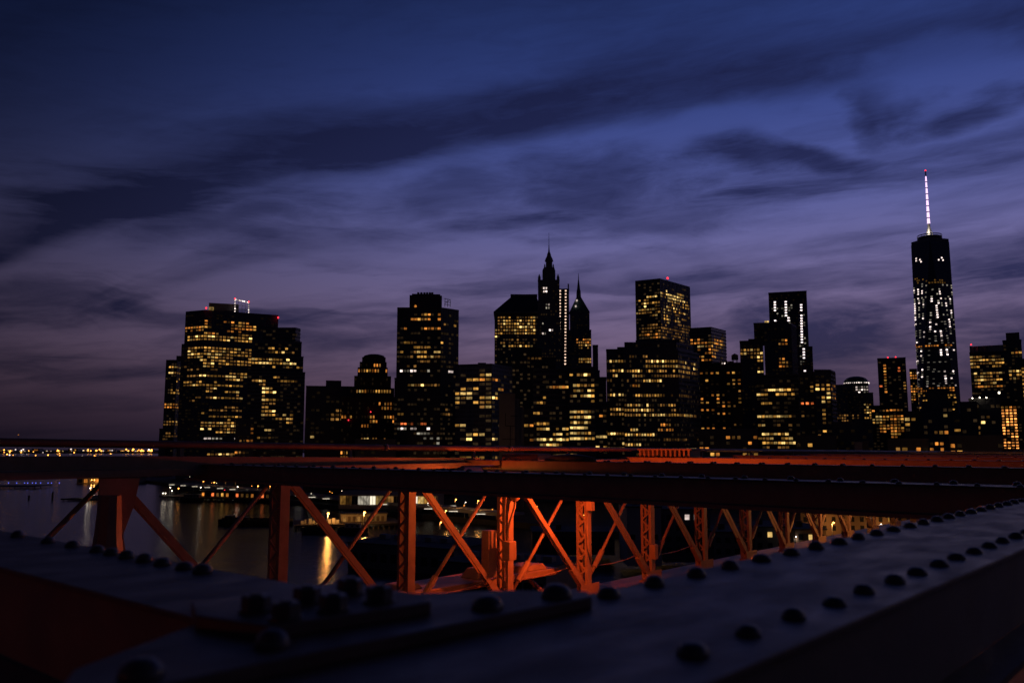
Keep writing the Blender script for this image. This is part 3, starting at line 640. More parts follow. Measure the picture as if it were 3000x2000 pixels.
r, O = building('stepped_tower', 'dark stepped tower with two lit window clusters in front of the blue glass slab', 890,
    [([(2167, 4), (2235, -2)], 1000, None, 'wing'), ([(2192, 8), (2240, 8)], 992, 1000, 'setback_block'), ([(2237, -6), (2316, -6), (2332, 14)], 950, None, 'tower_block'), ([(2208, 12), (2300, 12)], 947, 1000, 'upper_block')],
    [('5', 90, 615, 270, 662, .6, 'w'), ('5', 155, 640, 280, 722, .4, 'w'), ('5', 225, 752, 290, 828, .4, 'w'), ('5', 415, 468, 515, 580, .55, 'o'), ('5', 430, 652, 520, 772, .62, 'o')], wall='wall_dark', frame='piers', bw=3.2, seed=20)
for u in (2242, 2246, 2250): beacon(r, O, u, 942, 888, 'W', .9, 'roof_lamp')
building('office_block', 'dark office block with five bright banded floors in front of the stepped tower', 760,
    [([(2215, 0), (2338, 0)], 1100, None, 'tower_block')],
    [('5', 310, 922, 560, 988, .38, 'w'), ('5', 190, 1005, 320, 1030, .9, 'w'), ('5', 400, 1003, 580, 1030, .6, 'w'), ('5', 270, 1073, 360, 1102, .7, 'w'), ('5', 400, 1040, 500, 1062, .3, 'd'), ('5', 230, 1188, 540, 1217, .88, 'W'), ('5', 230, 1263, 320, 1292, .95, 'W'), ('5', 400, 1268, 580, 1292, .42, 'd'),
     ('5', 265, 1343, 510, 1372, .88, 'W'), ('5', 230, 1383, 560, 1408, .5, 'w'), ('5', 230, 1423, 580, 1447, .75, 'W'), ('5', 300, 1460, 520, 1480, .4, 'd')], wall='wall_black', frame='bands', bw=3.0, ww=.86, seed=21, strip='wall_dark')
r, O = building('glass_slab', 'flat blue glass slab with three broken vertical columns of white lights', 1410,
    [([(2251, 0), (2363, 0)], 856, None, 'tower_block'), ([(2365, 10), (2380, 10)], 1016, None, 'wing')],
    [('5', 370, 195, 540, 380, .05, 'v'), ('5', 600, 215, 660, 760, .12, 'v')], wall='wall_blue', frame='glass', bw=3.6, fh=4.3, seed=22, back=50, cat='skyscraper')
for u, vs_ in ((2270, (885, 893, 901, 909, 939)), (2302, (884, 892, 900, 908, 916, 924)), (2309, (931, 939)), (2347, [893 + 7.8 * k for k in range(15) if k not in (3,)]), (2352, (1022, 1031, 1039, 1048)), (2354, (1086,))):
    for vv in vs_: p, a = on_front(u + (vv - 885) * .02, vv, 2307, 856, 1410); put('window', win_mesh('k'), r, p - O, (0, 0, a), (3.2, .5, 2.1))
building('apartment_block', 'apartment tower with a rounded roof tank and pale windows, left of the domed building', 700,
    [([(2340, 4), (2398, 0)], 1092, None, 'wing'), ([(2385, -6), (2432, -6), (2446, 14)], 1086, None, 'tower_block')],
    [('5', 760, 912, 870, 972, .62, 'w'), ('5', 820, 1003, 870, 1088, .65, 'W'), ('5', 700, 918, 720, 1002, .6, 'w'), ('5', 615, 1093, 730, 1117, .6, 'r'), ('5', 640, 1148, 670, 1232, .5, 'w'), ('5', 740, 1188, 770, 1332, .5, 'o'), ('5', 820, 1148, 870, 1332, .4, 'w'), ('5', 880, 928, 925, 1062, .5, 'o'), ('5', 750, 1368, 830, 1392, .6, 'o'), ('5', 600, 1370, 640, 1390, .6, 'o')],
    wall='wall_dark', frame='grid', bw=3.6, ww=.6, fh=3.4, seed=23, cat='apartment block')
r, O = building('domed_building', 'building topped by a dark round dome ringed with lamps', 1300,
    [([(2446, -20), (2482, -20)], 1128, None, 'wing'), ([(2474, 0), (2544, 0)], 1124, None, 'tower_block'), ([(2478, -8), (2558, -8)], 1152, None, 'tower_block')],
    [('5', 1100, 940, 1225, 992, .55, 'c'), ('5', 1095, 988, 1225, 1012, .6, 'v'), ('5', 1185, 1088, 1250, 1222, .45, 'w'), ('5', 890, 1188, 1140, 1320, .22, 'd'), ('5', 945, 1300, 1095, 1318, .9, 'w')], wall='wall_stone', frame='grid', bw=3.4, fh=4.0, seed=24)
dc = at_y(2508, 1124, 1322) - O
dm = MB().lathe([(18.5, 0), (18.2, 2.5), (16.8, 5.5), (14, 8.4), (9.5, 10.4), (4.5, 11.4), (.4, 11.7)], dc, 28).build('dome', 'copper', r, smooth=True)
for k in range(19):
    a = math.pi + math.pi * (k + .5) / 19; put('ring_lamp', bulb, dm, dc + Vector((19.2 * math.cos(a), 19.2 * math.sin(a), .6)), scale=(1.2, 1.2, 1.2))
r, O = building('slab_tower', 'narrow black slab with one column of orange windows and two red roof beacons', 1150,
    [([(2570, 0), (2653, 0)], 1050, None, 'tower_block')],
    [('6', 167, 1073, 181, 1232, 1.0, 'o'), ('6', 133, 1073, 150, 1200, .02, 'r'), ('6', 228, 1068, 246, 1182, .02, 'r'), ('6', 262, 1150, 290, 1222, .25, 'o')], wall='wall_black', frame='grid', bw=5.2, ww=.5, fh=4, seed=25)
beacon(r, O, 2601, 1047, 1152, 'lamp_r', 1.4); beacon(r, O, 2624, 1046, 1152, 'lamp_r', 1.4)
building('apartment_block', 'low apartment block with a dense grid of warm lit windows below the black slab', 900,
    [([(2553, 0), (2604, 0)], 1190, None, 'wing'), ([(2605, -6), (2646, -6)], 1188, None, 'tower_block')],
    [('6', 100, 1296, 265, 1322, .45, 'o'), ('6', 100, 1346, 165, 1392, .92, 'W'), ('6', 140, 1346, 265, 1442, .66, 'o'), ('6', 195, 1450, 250, 1540, .55, 'o')], wall='wall_brown', frame='grid', bw=3.1, ww=.7, wh=.6, fh=3.1, seed=26, cat='apartment block')
# the tallest tower: square foot, top turned by an eighth, so the corners slope
O = Vector((at_y(2724, 709, 1555).x, 1555, GZ))
r = thing('skyscraper', 'tallest glass skyscraper with sloping corners, ring deck and lit mast with red tip', 'skyscraper', O, -math.atan2(O.x, O.y))
WR = Matrix.Rotation(-math.atan2(O.x, O.y), 4, 'Z')
R1 = O.xy.length; k1 = R1 / O.y
tw = 113 / 2 / F_PX * (O.y + 20) * math.cos(math.atan2(O.x, O.y)) * 1.02; tcx = at_y(2724, 709, 1555).x - at_y(2738, 1190, 1555).x; tcx = 0.0
bz, tz = 56.0, at_y(2724, 709, 1570).z - GZ; tcy = tw
prof = []
bw_ = tw * 1.06
sq = [(tcx - bw_, tcy - bw_), (tcx + bw_, tcy - bw_), (tcx + bw_, tcy + bw_), (tcx - bw_, tcy + bw_)]
rot = [(tcx, tcy - tw * 1.0), (tcx + tw * 1.0, tcy), (tcx, tcy + tw * 1.0), (tcx - tw * 1.0, tcy)]
# top square turned by 45 degrees seen edge on keeps its full width
vts = [(*p, bz) for p in sq] + [(*p, tz) for p in rot]
MB().poly(vts, [(0, 1, 4), (1, 2, 5), (2, 3, 6), (3, 0, 7), (0, 4, 7), (1, 5, 4), (2, 6, 5), (3, 7, 6), (4, 5, 6, 7), (3, 2, 1, 0)]).build('tower_shaft', 'wall_blue', r)
MB().prism(sq, 0, bz - .02).build('podium', 'wall_dark', r)
MB().prism([(p[0] * .985 + tcx * .015, p[1] * .985 + tcy * .015) for p in rot], tz, tz + 6).build('parapet', 'wall_blue', r)
rg = MB().lathe([(tw * .62, 6), (tw * .66, 7), (tw * .66, 12), (tw * .62, 13)], (tcx, tcy, tz), 28).build('ring_deck', 'wall_dark', r)
MB().lathe([(tw * .665, 14.2), (tw * .67, 15.2), (tw * .655, 16.2), (tw * .645, 15.2), (tw * .665, 14.2)], (tcx, tcy, tz), 28, caps=False).build('ring_rail', 'steel', rg)
for k in range(14):
    a = 2 * math.pi * k / 14; MB().bar((tcx + tw * .64 * math.cos(a), tcy + tw * .64 * math.sin(a), tz + 12), (tcx + tw * .64 * math.cos(a), tcy + tw * .64 * math.sin(a), tz + 15), .5, .5).build('rail_post', 'steel', rg)
m0, m1 = tz + 6, at_y(2713, 506, 1600).z - O.z
H = m1 - m0
mast = MB().lathe([(4.2, 0), (3.0, H * .12), (2.3, H * .22), (2.3, H * .24)], (tcx, tcy, m0), 10).build('mast', 'white', r)
for k in range(4):
    a = math.pi / 4 + k * math.pi / 2; MB().bar((tcx + 12 * math.cos(a), tcy + 12 * math.sin(a), m0), (tcx + 2 * math.cos(a), tcy + 2 * math.sin(a), m0 + H * .2), .5, .5).build('guy', 'steel', mast)
for k in range(8):
    f0 = .24 + k * .085; MB().lathe([(2.7 - k * .17, H * f0), (2.3 - k * .16, H * (f0 + .072))], (tcx, tcy, m0), 10).build('lit_segment', 'lamp_m', mast)
    MB().lathe([(2.9 - k * .17, H * (f0 + .0725)), (2.9 - k * .17, H * (f0 + .0845))], (tcx, tcy, m0), 10).build('collar', 'white', mast)
MB().lathe([(1.1, H * .92), (1.0, H * .985)], (tcx, tcy, m0), 8).build('mast_tip', 'wall_dark', mast)
ld = bpy.data.lights.new('mast_floodlight', 'POINT'); ld.energy = 6500; ld.color = (1, .86, .66); ld.shadow_soft_size = 1.0
lo = bpy.data.objects.new('mast_floodlight', ld); COL.objects.link(lo); lo.parent = r; lo.location = (tcx - 4, tcy - 9, m0 + 15)
MB().lathe([(1.3, H * .985), (1.5, H * .993), (1.0, H)], (tcx, tcy, m0), 8).build('beacon', 'lamp_r', mast)
# rows of lit rooms on its three visible faces; rows keep to floors, rooms to columns
fr = MB(); nf = 84; rows = []
for k in range(nf + 1):
    z = bz + (tz - bz) * k / nf
    f = k / nf
    ring = []
    for i in range(4):
        a, b = Vector(sq[i]), Vector(rot[i]); c = Vector(rot[(i - 1) % 4])
        ring += [a.lerp(c, f), a.lerp(b, f)]
    rows.append((z, [ring[0], ring[1], ring[2], ring[3], ring[7]]))
    if k % 2 == 0:
        for p, q in ((ring[0], ring[1]), (ring[1], ring[2]), (ring[2], ring[3]), (ring[7], ring[0])):
            if (q - p).length > 1: fr.bar((*p, z), (*q, z), .5, .35)
fr.build('facade_frame', 'wall_dark', r, kind='stuff')
WT = [(325, 612, 520, 636, .5, 'w'), (325, 636, 520, 700, .34, 'c'), (325, 700, 530, 962, .30, 'c'), (330, 964, 532, 980, .85, 'o'), (325, 985, 545, 1100, .16, 'c'), (325, 1100, 550, 1192, .22, 'c'), (345, 1195, 548, 1214, .7, 'o'), (345, 1216, 548, 1320, .4, 'w'), (330, 498, 495, 524, .30, 'c'), (325, 640, 540, 1190, .42, 'v')]
cand = []
for k in range(nf):
    z = (rows[k][0] + rows[k + 1][0]) / 2; ringA = [a.lerp(b, .5) for a, b in zip(rows[k][1], rows[k + 1][1])]
    for fi, (p, q) in enumerate(((ringA[0], ringA[1]), (ringA[1], ringA[2]), (ringA[2], ringA[3]), (ringA[4], ringA[0]))):
        L = (q - p).length; n = int(L / 4.6)
        for j in range(n):
            c = p.lerp(q, (j + .5) / n); P = WR @ Vector((c.x, c.y, z)) + O; u, v = proj(P)
            zx, zy = (u - 2500) / .5482, (v - 480) / .5482
            for ri, (x0, y0_, x1, y1_, den, t) in enumerate(WT):
                if x0 <= zx <= x1 and y0_ <= zy <= y1_ and (t not in 'cv' or (j + fi) % 2 == 0):
                    colu = int((u - 2650) / 7.2)
                    nz = .5 * hash01(ri, colu, int((k + 3 * colu) / 5), 5) + .5 * hash01(ri, k, colu)
                    if t == 'v': nz = .6 * hash01(k, int(u / 26), 8) + .4 * hash01(ri, k, j)
                    if t in 'wo': nz = .5 * hash01(ri, k, j // 3) + .5 * hash01(k, j, fi)
                    if nz < .5 + (den - .5) * .66:
                        d = (q - p).normalized(); cand.append((c + Vector((d.y, -d.x)) * .7, z, math.atan2(d.y, d.x), t)); break
for c, z, a, t in cand[:300]: put('window', win_mesh(t), r, (c.x, c.y, z), (0, 0, a), (2.9, .5, 2.3) if t != 'v' else (3.6, .5, 1.2))
mb = {}
for c, z, a, t in cand[300:]:
    d = Vector((math.cos(a), math.sin(a))); P0, P1 = c - d * 1.5, c + d * 1.5
    mb.setdefault(t, MB()).poly([(*P0, z - 1.2), (*P1, z - 1.2), (*P1, z + 1.2), (*P0, z + 1.2)], [(0, 1, 2, 3)])
for t, b in mb.items(): b.build('upper_windows', t, r, kind='stuff')

building('apartment_block', 'small amber-lit block tucked against the left foot of the tallest tower', 1250, [([(2664, 0), (2686, 0)], 1082, None, 'tower_block')],
    [('6', 300, 1093, 340, 1260, .6, 'o')], wall='wall_brown', frame='grid', bw=3.2, seed=27, back=20)
r, O = building('office_tower', 'broad office tower with a louvred pale crown right of the tallest tower', 1000,
    [([(2840, 0), (2941, 0)], 1032, None, 'tower_block'), ([(2841, 1), (2940, 1)], 1012, 1032, 'crown', 'wall_pale')],
    [('6', 622, 1013, 802, 1090, .7, 'w'), ('6', 645, 1108, 802, 1180, .55, 'w'), ('6', 648, 1180, 802, 1196, .95, 'o')], wall='wall_black', frame='bands', bw=3.0, ww=.85, seed=28, strip='wall_dark')
for k in range(9): part_px(r, O, 'louvre_fin', 'wall_dark', 999.6, 2842 + k * 12, 2845 + k * 12, 1014, 1031, .6)
beacon(r, O, 2845, 1009, 1002, 'lamp_r', 1.2)
building('office_tower', 'dark stepped tower rising behind the louvred office tower', 900, [([(2937, 0), (2992, 0)], 998, None, 'tower_block'), ([(2946, 5), (2986, 5)], 974, 998, 'crown')],
    [('6', 838, 998, 895, 1017, .55, 'o'), ('6', 830, 1090, 905, 1178, .5, 'w')], frame='piers', bw=3.3, seed=29)
building('apartment_block', 'lit brick block at the far end, right of the dark stepped tower', 850, [([(2989, 0), (3060, 0)], 1052, None, 'tower_block')],
    [('6', 895, 1085, 1000, 1270, .6, 'w')], wall='wall_brown', frame='grid', bw=3.2, seed=30)
r, O = building('office_block', 'dark block with white lamps along its roof in front of the louvred tower', 620,
    [([(2812, 0), (2862, 0)], 1180, None, 'wing'), ([(2838, 8), (2930, 8)], 1170, None, 'tower_block')],
    [('6', 690, 1300, 722, 1450, .25, 'w'), ('6', 655, 1370, 676, 1482, .65, 'd'), ('6', 612, 1463, 648, 1484, .6, 'o'), ('6', 640, 1268, 665, 1290, .6, 'w')], wall='wall_dark', frame='grid', bw=3.2, seed=31)
for u, v, k in ((2849, 1166, 1), (2870, 1164, 1), (2890, 1164, 1), (2927, 1150, 1.6)): beacon(r, O, u, v, 627, 'lamp_w', .42 * k, 'roof_lamp')
r, O = building('apartment_block', 'floodlit red brick block with a bright orange window grid at the right end', 760,
    [([(2930, 0), (2990, 0)], 1178, None, 'tower_block')],
    [('6', 785, 1270, 870, 1300, .8, 'o'), ('6', 785, 1300, 880, 1550, .72, 'f')], wall='wall_brown', frame='grid', bw=2.7, ww=.6, wh=.5, fh=2.6, seed=32, cat='apartment block')
building('office_block', 'dark stepped block standing before the foot of the tallest tower', 600, [([(2700, 0), (2790, 0)], 1180, None, 'tower_block'), ([(2714, 5), (2775, 5)], 1138, 1180, 'upper_block')],
    [('6', 425, 1428, 500, 1452, .7, 'o'), ('6', 395, 1463, 490, 1560, .42, 'o'), ('6', 480, 1333, 500, 1352, .8, 'w')], wall='wall_dark', frame='grid', bw=3.0, seed=33)
building('office_block', 'low dark block with two short window rows between the warm apartments and the stepped block', 640, [([(2648, 0), (2702, 0)], 1208, None, 'tower_block')],
    [('6', 283, 1340, 358, 1398, .6, 'w'), ('6', 300, 1470, 355, 1490, .5, 'o')], frame='grid', bw=3.2, seed=34)
building('office_block', 'low dark block with a dim window band under the domed building', 560, [([(2440, 0), (2556, 0)], 1240, None, 'tower_block')],
    [('5', 1000, 1370, 1180, 1420, .3, 'o'), ('5', 960, 1330, 1150, 1350, .3, 'v')], frame='grid', bw=3.2, seed=35, strip='wall_dark')
building('kiosk_tower', 'small pale tower with a bright lamp and two lit windows above the pipe rail', 470, [([(2503, 0), (2526, 0)], 1300, None, 'tower_block', 'wall_pale'), ([(2527, 2), (2545, 2)], 1296, None, 'wing')],
    [('s', 2527, 1300, 2545, 1340, .7, 'W')], frame='grid', bw=2.6, seed=36, back=12, cat='building')
building('brick_block', 'floodlit reddish low wall block at the right end behind the pipe rail', 330, [([(2935, 0), (3040, 0)], 1322, None, 'tower_block', 'wall_brown')], [], frame='grid', wall='wall_brown', seed=37, back=20, cat='building')
# mid-ground fillers that the photograph shows as dark masses between the towers
for k, (u0, u1, vt, y) in enumerate(((1534, 1565, 1200, 700), (1040, 1160, 1290, 640), (2046, 2220, 1260, 600), (2790, 2815, 1215, 720), (1745, 1780, 1180, 720), (690, 745, 1230, 860), (2330, 2450, 1280, 540), (2600, 2720, 1290, 480), (2780, 2940, 1280, 500))):
    lab = ('slim dark block beside the windowless concrete tower', 'low dark block at the foot of the wedding-cake tower', 'low dark block at the foot of the brown apartment slab', 'narrow dark block right of the tallest tower',
           'dark wing block left of the wide stepped block', 'dark low block at the foot of the broad waterfront slab', 'low dark block below the pale-windowed apartment tower', 'low dark warehouse below the warm apartment block', 'low dark warehouse below the louvred office tower')[k]
    building('city_block', lab, y, [([(u0, 0), (u1, 0)], vt, None, 'tower_block')], [('s', u0, vt + 12, u1, 1345, .10, 'o')], frame='grid', bw=3.4, seed=60 + k, back=24, cat='building')

# ------------------------------------------------------------------ waterfront: piers, boats, viaduct, lamps
LAMPS = {}
def lamp_post(u, v, y, base_z, label, mat='lamp_o', r=.5, group=None, watts=0.0, name='lamp_post', pole=.14):
    p = at_y(u, v, y)
    o = thing(name, label, 'lamp', (p.x, p.y, base_z), 0, group)
    h = p.z - base_z
    MB().lathe([(pole * 1.8, 0), (pole * 1.6, .5), (pole, .9), (pole * .7, h)], n=8).build('pole', 'steel', o)
    MB().bar((0, 0, h - .15), (.5, -.5, h + .02), .12, .12).build('arm', 'steel', o)
    MB().lathe([(r * .35, -r * .8), (r, -r * .35), (r, r * .35), (r * .4, r * .8)], (.5, -.6, h), 8).build('lamp_head', mat, o)
    if watts:
        ld = bpy.data.lights.new('lamp_light', 'POINT'); ld.energy = watts; ld.color = (1.0, .42, .09) if mat == 'lamp_o' else (1.0, .85, .65); ld.shadow_soft_size = r
        lo = bpy.data.objects.new('lamp_light', ld); COL.objects.link(lo); lo.parent = o; lo.location = (.5, -.6, h - r - .6)
    return o

def pier(name, label, u0, u1, v, depth, deck=2.6, skew=0.0, mat='timber', n=10):
    """a deck on piles; (u0, v)-(u1, v) is its near waterline"""
    a, b = at_z(u0, v, 0), at_z(u1, v + skew, 0)
    o = thing(name, label, 'pier', (a.x, a.y, 0), math.atan2(b.y - a.y, b.x - a.x))
    L = (b - a).to_2d().length
    MB().box(0, L, 0, depth, deck - .6, deck).build('deck', mat, o)
    MB().box(0, L, -.25, 0, deck - .9, deck + .25).build('fender', 'hull', o)
    pile = MB().lathe([(.35, -1), (.35, deck - .6)], n=7).mesh('pile', 'timber')
    for k in range(n):
        for d in (.6, depth * .5): put('pile', pile, o, ((k + .5) * L / n, d, 0))
    return o, a, L

def boat(name, label, u0, u1, v, beam, cabins, cat='boat', hull='hull', h=2.2):
    a, b = at_z(u0, v, 0), at_z(u1, v, 0); L = (b - a).length
    o = thing(name, label, cat, (a.x, a.y, 0), math.atan2(b.y - a.y, b.x - a.x))
    def outline(k): return [(L * .02, beam * (.5 - .32 * k)), (L * .10, beam * (.5 - .5 * k)), (L * .84, beam * (.5 - .5 * k)), (L, beam * .5), (L * .84, beam * (.5 + .5 * k)), (L * .10, beam * (.5 + .5 * k)), (L * .02, beam * (.5 + .32 * k))]
    MB().prism(outline(.82), -1.0, h, outline(1.0)).build('hull', hull, o)
    rl = MB(); pts = outline(.97)
    for i in range(len(pts)): rl.bar((*pts[i], h + .45), (*pts[(i + 1) % len(pts)], h + .45), .14, .9)
    rl.build('bulwark', hull, o)
    for x0, x1, z, mat in cabins:
        c = MB().box(L * x0, L * x1, beam * .22, beam * .78, h, h + z).build('deckhouse', mat, o)
        MB().box(L * x0 - .3, L * x1 + .3, beam * .2, beam * .8, h + z, h + z + .25).build('deckhouse_roof', 'hull', c)
        n = max(2, int(L * (x1 - x0) / 2.4))
        for k in range(n):
            xx = L * (x0 + (x1 - x0) * (k + .5) / n); MB().box(xx - .5, xx + .5, beam * .22 - .06, beam * .22 + .02, h + z * .45, h + z * .8).build('cabin_window', 'glass', c)
    MB().bar((L * .55, beam * .5, h), (L * .55, beam * .5, h + 7), .2, .2).build('mast', 'steel', o)
    return o

# left: helicopter pier with blue edge lamps
o, a, L = pier('helipad_pier', 'low dark pier edged with small blue lamps', -40, 105, 1431, 30, n=8)
for k, u in enumerate((25, 49, 72, 81, 95, 105, 119, 141, 151, 174)):
    y = 905 + (k % 3) * 12
    p = at_y(u, 1414, y)
    lo = thing('edge_lamp', 'small blue lamp on a thin stake at the dark left pier', 'lamp', (p.x, p.y, 0), 0, 'blue lamps by the left pier')
    MB().lathe([(.12, 0), (.1, p.z)], n=6).build('stake', 'steel', lo)
    MB().lathe([(.3, -.5), (.55, 0), (.3, .5)], (0, 0, p.z), 6).build('lamp_head', 'lamp_b', lo)
# ferry terminal glowing orange
tb = at_y(300, 1414, 1010); T = Vector((tb.x, 1010, 0))
o = thing('ferry_terminal', 'long low ferry terminal glowing orange at the water beside the left pier', 'terminal', T)
MB().box(-30, 42, 0, 22, .3, 6.8).build('wall', 'wall_stone', o); MB().box(-32, 44, -1.2, 23, 6.8, 7.6).build('roof', 'roof', o)
MB().box(-31, 43, -2.5, 22.4, -.6, .3).build('quay', 'timber', o)
for k in range(11): MB().box(-28 + k * 6.4, -24 + k * 6.4, -.15, .05, 1.2, 5.4).build('door', 'o' if k in (1, 2, 3, 6, 7) else ('d' if k % 2 else 'glass'), o)
for u in (268, 276): lamp_post(u, 1405, 1004, 0, 'sodium lamp standing at the orange ferry terminal', r=.55, group='lamps at the ferry terminal', watts=500)
# floating dock with white lamps
o, a, L = pier('floating_dock', 'dark floating dock carrying five white lamps in mid river', 178, 345, 1466, 16, deck=1.6, skew=3, n=12)
for k, (u, v) in enumerate(((264, 1429), (256, 1450), (273, 1449), (290, 1447), (305, 1447))):
    lamp_post(u, v, a.y + 8 - (k == 0) * -6, 1.6, 'white lamp on the floating dock in mid river', 'lamp_w', .5, 'white lamps on the floating dock', 50)
MB().box(L * .5, L * .62, 3, 9, 1.6, 4.4).build('dock_hut', 'cabin', o)
for u, hgt in ((83, 3), (152, 6)):
    p = at_z(u, 1462, 0); d = thing('mooring_pile', 'lone mooring pile cluster standing in the river', 'pile', (p.x, p.y, 0), 0, 'lone piles in the river')
    for q in ((0, 0), (.7, .2), (.3, .7)): MB().lathe([(.4, -1), (.36, hgt), (.25, hgt + .2)], (*q, 0), 7).build('pile', 'timber', d)
# riverside quay with sheds and lamps, viaduct behind
o, a, L = pier('ferry_pier', 'long dark pier with pairs of bright lamps in front of the elevated highway', 465, 800, 1462, 30, deck=2.8, skew=12, n=24)
sh = MB().box(L * .30, L * .92, 9, 24, 2.8, 7.2).build('shed', 'wall_brown', o); MB().box(L * .29, L * .93, 8, 25, 7.2, 7.8).build('shed_roof', 'roof', o)
for k in range(14): MB().box(L * (.32 + .043 * k), L * (.32 + .043 * k) + 2.4, 8.85, 9.05, 3.4, 6.0).build('shed_door', ('o', 'd', 'glass', 'w', 'r')[k * 7 % 5], o)
for k, (u, v, m) in enumerate(((477, 1444, 'lamp_w'), (484, 1444, 'lamp_w'), (498, 1427, 'lamp_w'), (503, 1437, 'lamp_w'), (587, 1427, 'lamp_w'), (593, 1444, 'lamp_w'), (617, 1444, 'lamp_w'), (627, 1444, 'lamp_w'), (654, 1444, 'lamp_w'), (522, 1430, 'lamp_o'), (657, 1435, 'lamp_r'), (695, 1425, 'lamp_w'), (815, 1442, 'lamp_w'))):
    yy = a.y + 5 + (u - 470) * -.06
    lamp_post(u, v, yy, 2.8, {'lamp_w': 'white lamp on the long ferry pier', 'lamp_o': 'lone sodium lamp on the long ferry pier', 'lamp_r': 'red lamp on the long ferry pier'}[m], m, .42, 'lamps on the long ferry pier' if m == 'lamp_w' else None, 45 if m != 'lamp_r' else 0)
via = [(520, 1419, 860), (700, 1428, 770), (860, 1440, 690), (1020, 1452, 620), (1200, 1470, 560), (1500, 1500, 480)]
vp = [at_y(u, v, y) for u, v, y in via]
o = thing('elevated_highway', 'elevated riverside highway with a pale lit edge on concrete columns', 'viaduct', (vp[0].x, vp[0].y, GZ))
VO = Vector((vp[0].x, vp[0].y, GZ))
dk, ed, rg_ = MB(), MB(), MB()
zt = 4.0
pts = [Vector((p.x, p.y, zt)) - Vector((VO.x, VO.y, 0)) for p in vp]
for p, q in zip(pts, pts[1:]):
    dk.bar(p + Vector((0, 0, -.6)), q + Vector((0, 0, -.6)), 18, 1.2)
    n_ = Vector(((q - p).y, -(q - p).x, 0)).normalized() * 9.2
    ed.bar(p + n_ + Vector((0, 0, .3)), q + n_ + Vector((0, 0, .3)), .3, 1.0)
    k = int((q - p).length / 22)
    for i in range(k):
        c = p.lerp(q, (i + .5) / k); MB().box(c.x - .8, c.x + .8, c.y - .8, c.y + .8, 0, zt - 1.2).build('column', 'wall_pale', o)
        e = c + n_ * 1.02 + Vector((0, 0, -.75))
        MB().box(e.x - 4.5, e.x + 4.5, e.y - .15, e.y + .15, e.z - .16, e.z + .16).build('edge_light', 'sign_w', o)
dk.build('deck', 'wall_pale', o); ed.build('parapet', 'wall_pale', o)
for u, v, y in ((595, 1409, 815), (627, 1412, 800), (662, 1411, 785), (690, 1412, 772), (755, 1423, 740), (791, 1424, 722)):
    p = at_y(u, v, y); lamp_post(u, v, y, 7.0, 'sodium lamp along the elevated riverside highway', 'lamp_o', .42, 'lamps along the elevated highway', 110)
# small lamps scattered along the quay
for k in range(34):
    f = (k + rng.random()) / 34; i = 2 + int(f * 4.999); g = f * 5 % 1.0
    q = Vector(shore[i]).lerp(Vector(shore[i + 1]), g) + Vector((rng.uniform(2, 14), rng.uniform(4, 40)))
    warm = k % 3 != 0; hh = rng.uniform(4, 8)
    o = thing('quay_lamp', 'small warm lamp on the dark quay beyond the truss' if warm else 'small white lamp on the dark quay beyond the truss', 'lamp', (q.x, q.y, GZ), 0, 'warm lamps along the quay' if warm else 'white lamps along the quay')
    MB().lathe([(.12, 0), (.08, hh)], n=6).build('pole', 'steel', o); MB().lathe([(.12, -.2), (.26, 0), (.12, .2)], (0, -.1, hh), 7).build('lamp_head', 'far_o' if warm else 'quay_w', o)
# bright market hall
q0 = at_z(1010, 1490, GZ); Q = Vector((q0.x - 4, q0.y, GZ))
o = thing('market_hall', 'bright white glass market hall behind the pier with moored boats', 'hall', Q, -.12)
MB().box(0, 66, 0, 20, 0, 9).build('wall', 'wall_pale', o); MB().prism([(-1, -1), (67, -1), (67, 21), (-1, 21)], 9, 11.5, [(2, 6), (64, 6), (64, 14), (2, 14)]).build('roof', 'wall_stone', o)
for k in range(16):
    w_ = MB().box(1 + k * 4, 4.6 + k * 4, -.12, .02, 3.0, 8.4).build('window', ('w', 'sign_w', 'v', 'd', 'W', 'v', 'glass')[k * 3 % 7], o)
    MB().box(2.7 + k * 4, 2.9 + k * 4, -.2, -.12, 3.0, 8.4).build('mullion', 'steel', w_)
for k in range(5): MB().box(2 + k * 13, 9 + k * 13, -4, -.2, 2.4, 2.8).build('awning', 'cabin', o)
# pier with moored boats lit by sodium lamps
o, a, L = pier('boat_pier', 'wide timber pier lit orange by two tall lamps with boats moored along it', 862, 1180, 1553, 34, deck=2.4, skew=-8, n=20)
MB().box(L * .44, L * .88, 16, 26, 2.4, 6.4).build('shed', 'wall_stone', o); MB().box(L * .43, L * .89, 15.2, 26.8, 6.4, 7.0).build('shed_roof', 'roof', o)
for k in range(9): MB().box(L * (.46 + .046 * k), L * (.46 + .046 * k) + 1.5, 15.85, 16.1, 2.6, 5.2).build('shed_door', 'timber' if k % 3 else 'd', o)
for k in range(10):
    x = L * (.06 + .036 * k); MB().box(x, x + 1.7, 8 + (k % 2), 10 + (k % 2), 2.4, 4.2 + .5 * (k % 3)).build('kiosk', 'cabin', o)
for u, v in ((960, 1503), (1066, 1500)): lamp_post(u, v, a.y + 6, 2.4, 'tall sodium lamp on the pier of moored boats', 'lamp_o', .6, 'lamps on the boat pier', 4200, pole=.2)
boat('moored_boat', 'white-cabined boat moored at the orange-lit pier', 985, 1075, 1564, 7, ((.25, .75, 2.6, 'cabin'),))
boat('moored_boat', 'low open workboat moored left of the white-cabined boat', 880, 965, 1563, 7, ((.6, .75, 2.2, 'cabin'),))
boat('barge', 'long black barge anchored alone on the dark river', 630, 850, 1540, 11, ((.1, .2, 2.4, 'hull'), (.24, .4, 1.6, 'hull')), 'barge', h=2.6)
boat('ferry', 'small dark ferry with one lit cabin near the long ferry pier', 520, 590, 1470, 9, ((.2, .85, 3.2, 'wall_dark'),), 'boat', h=2.4)
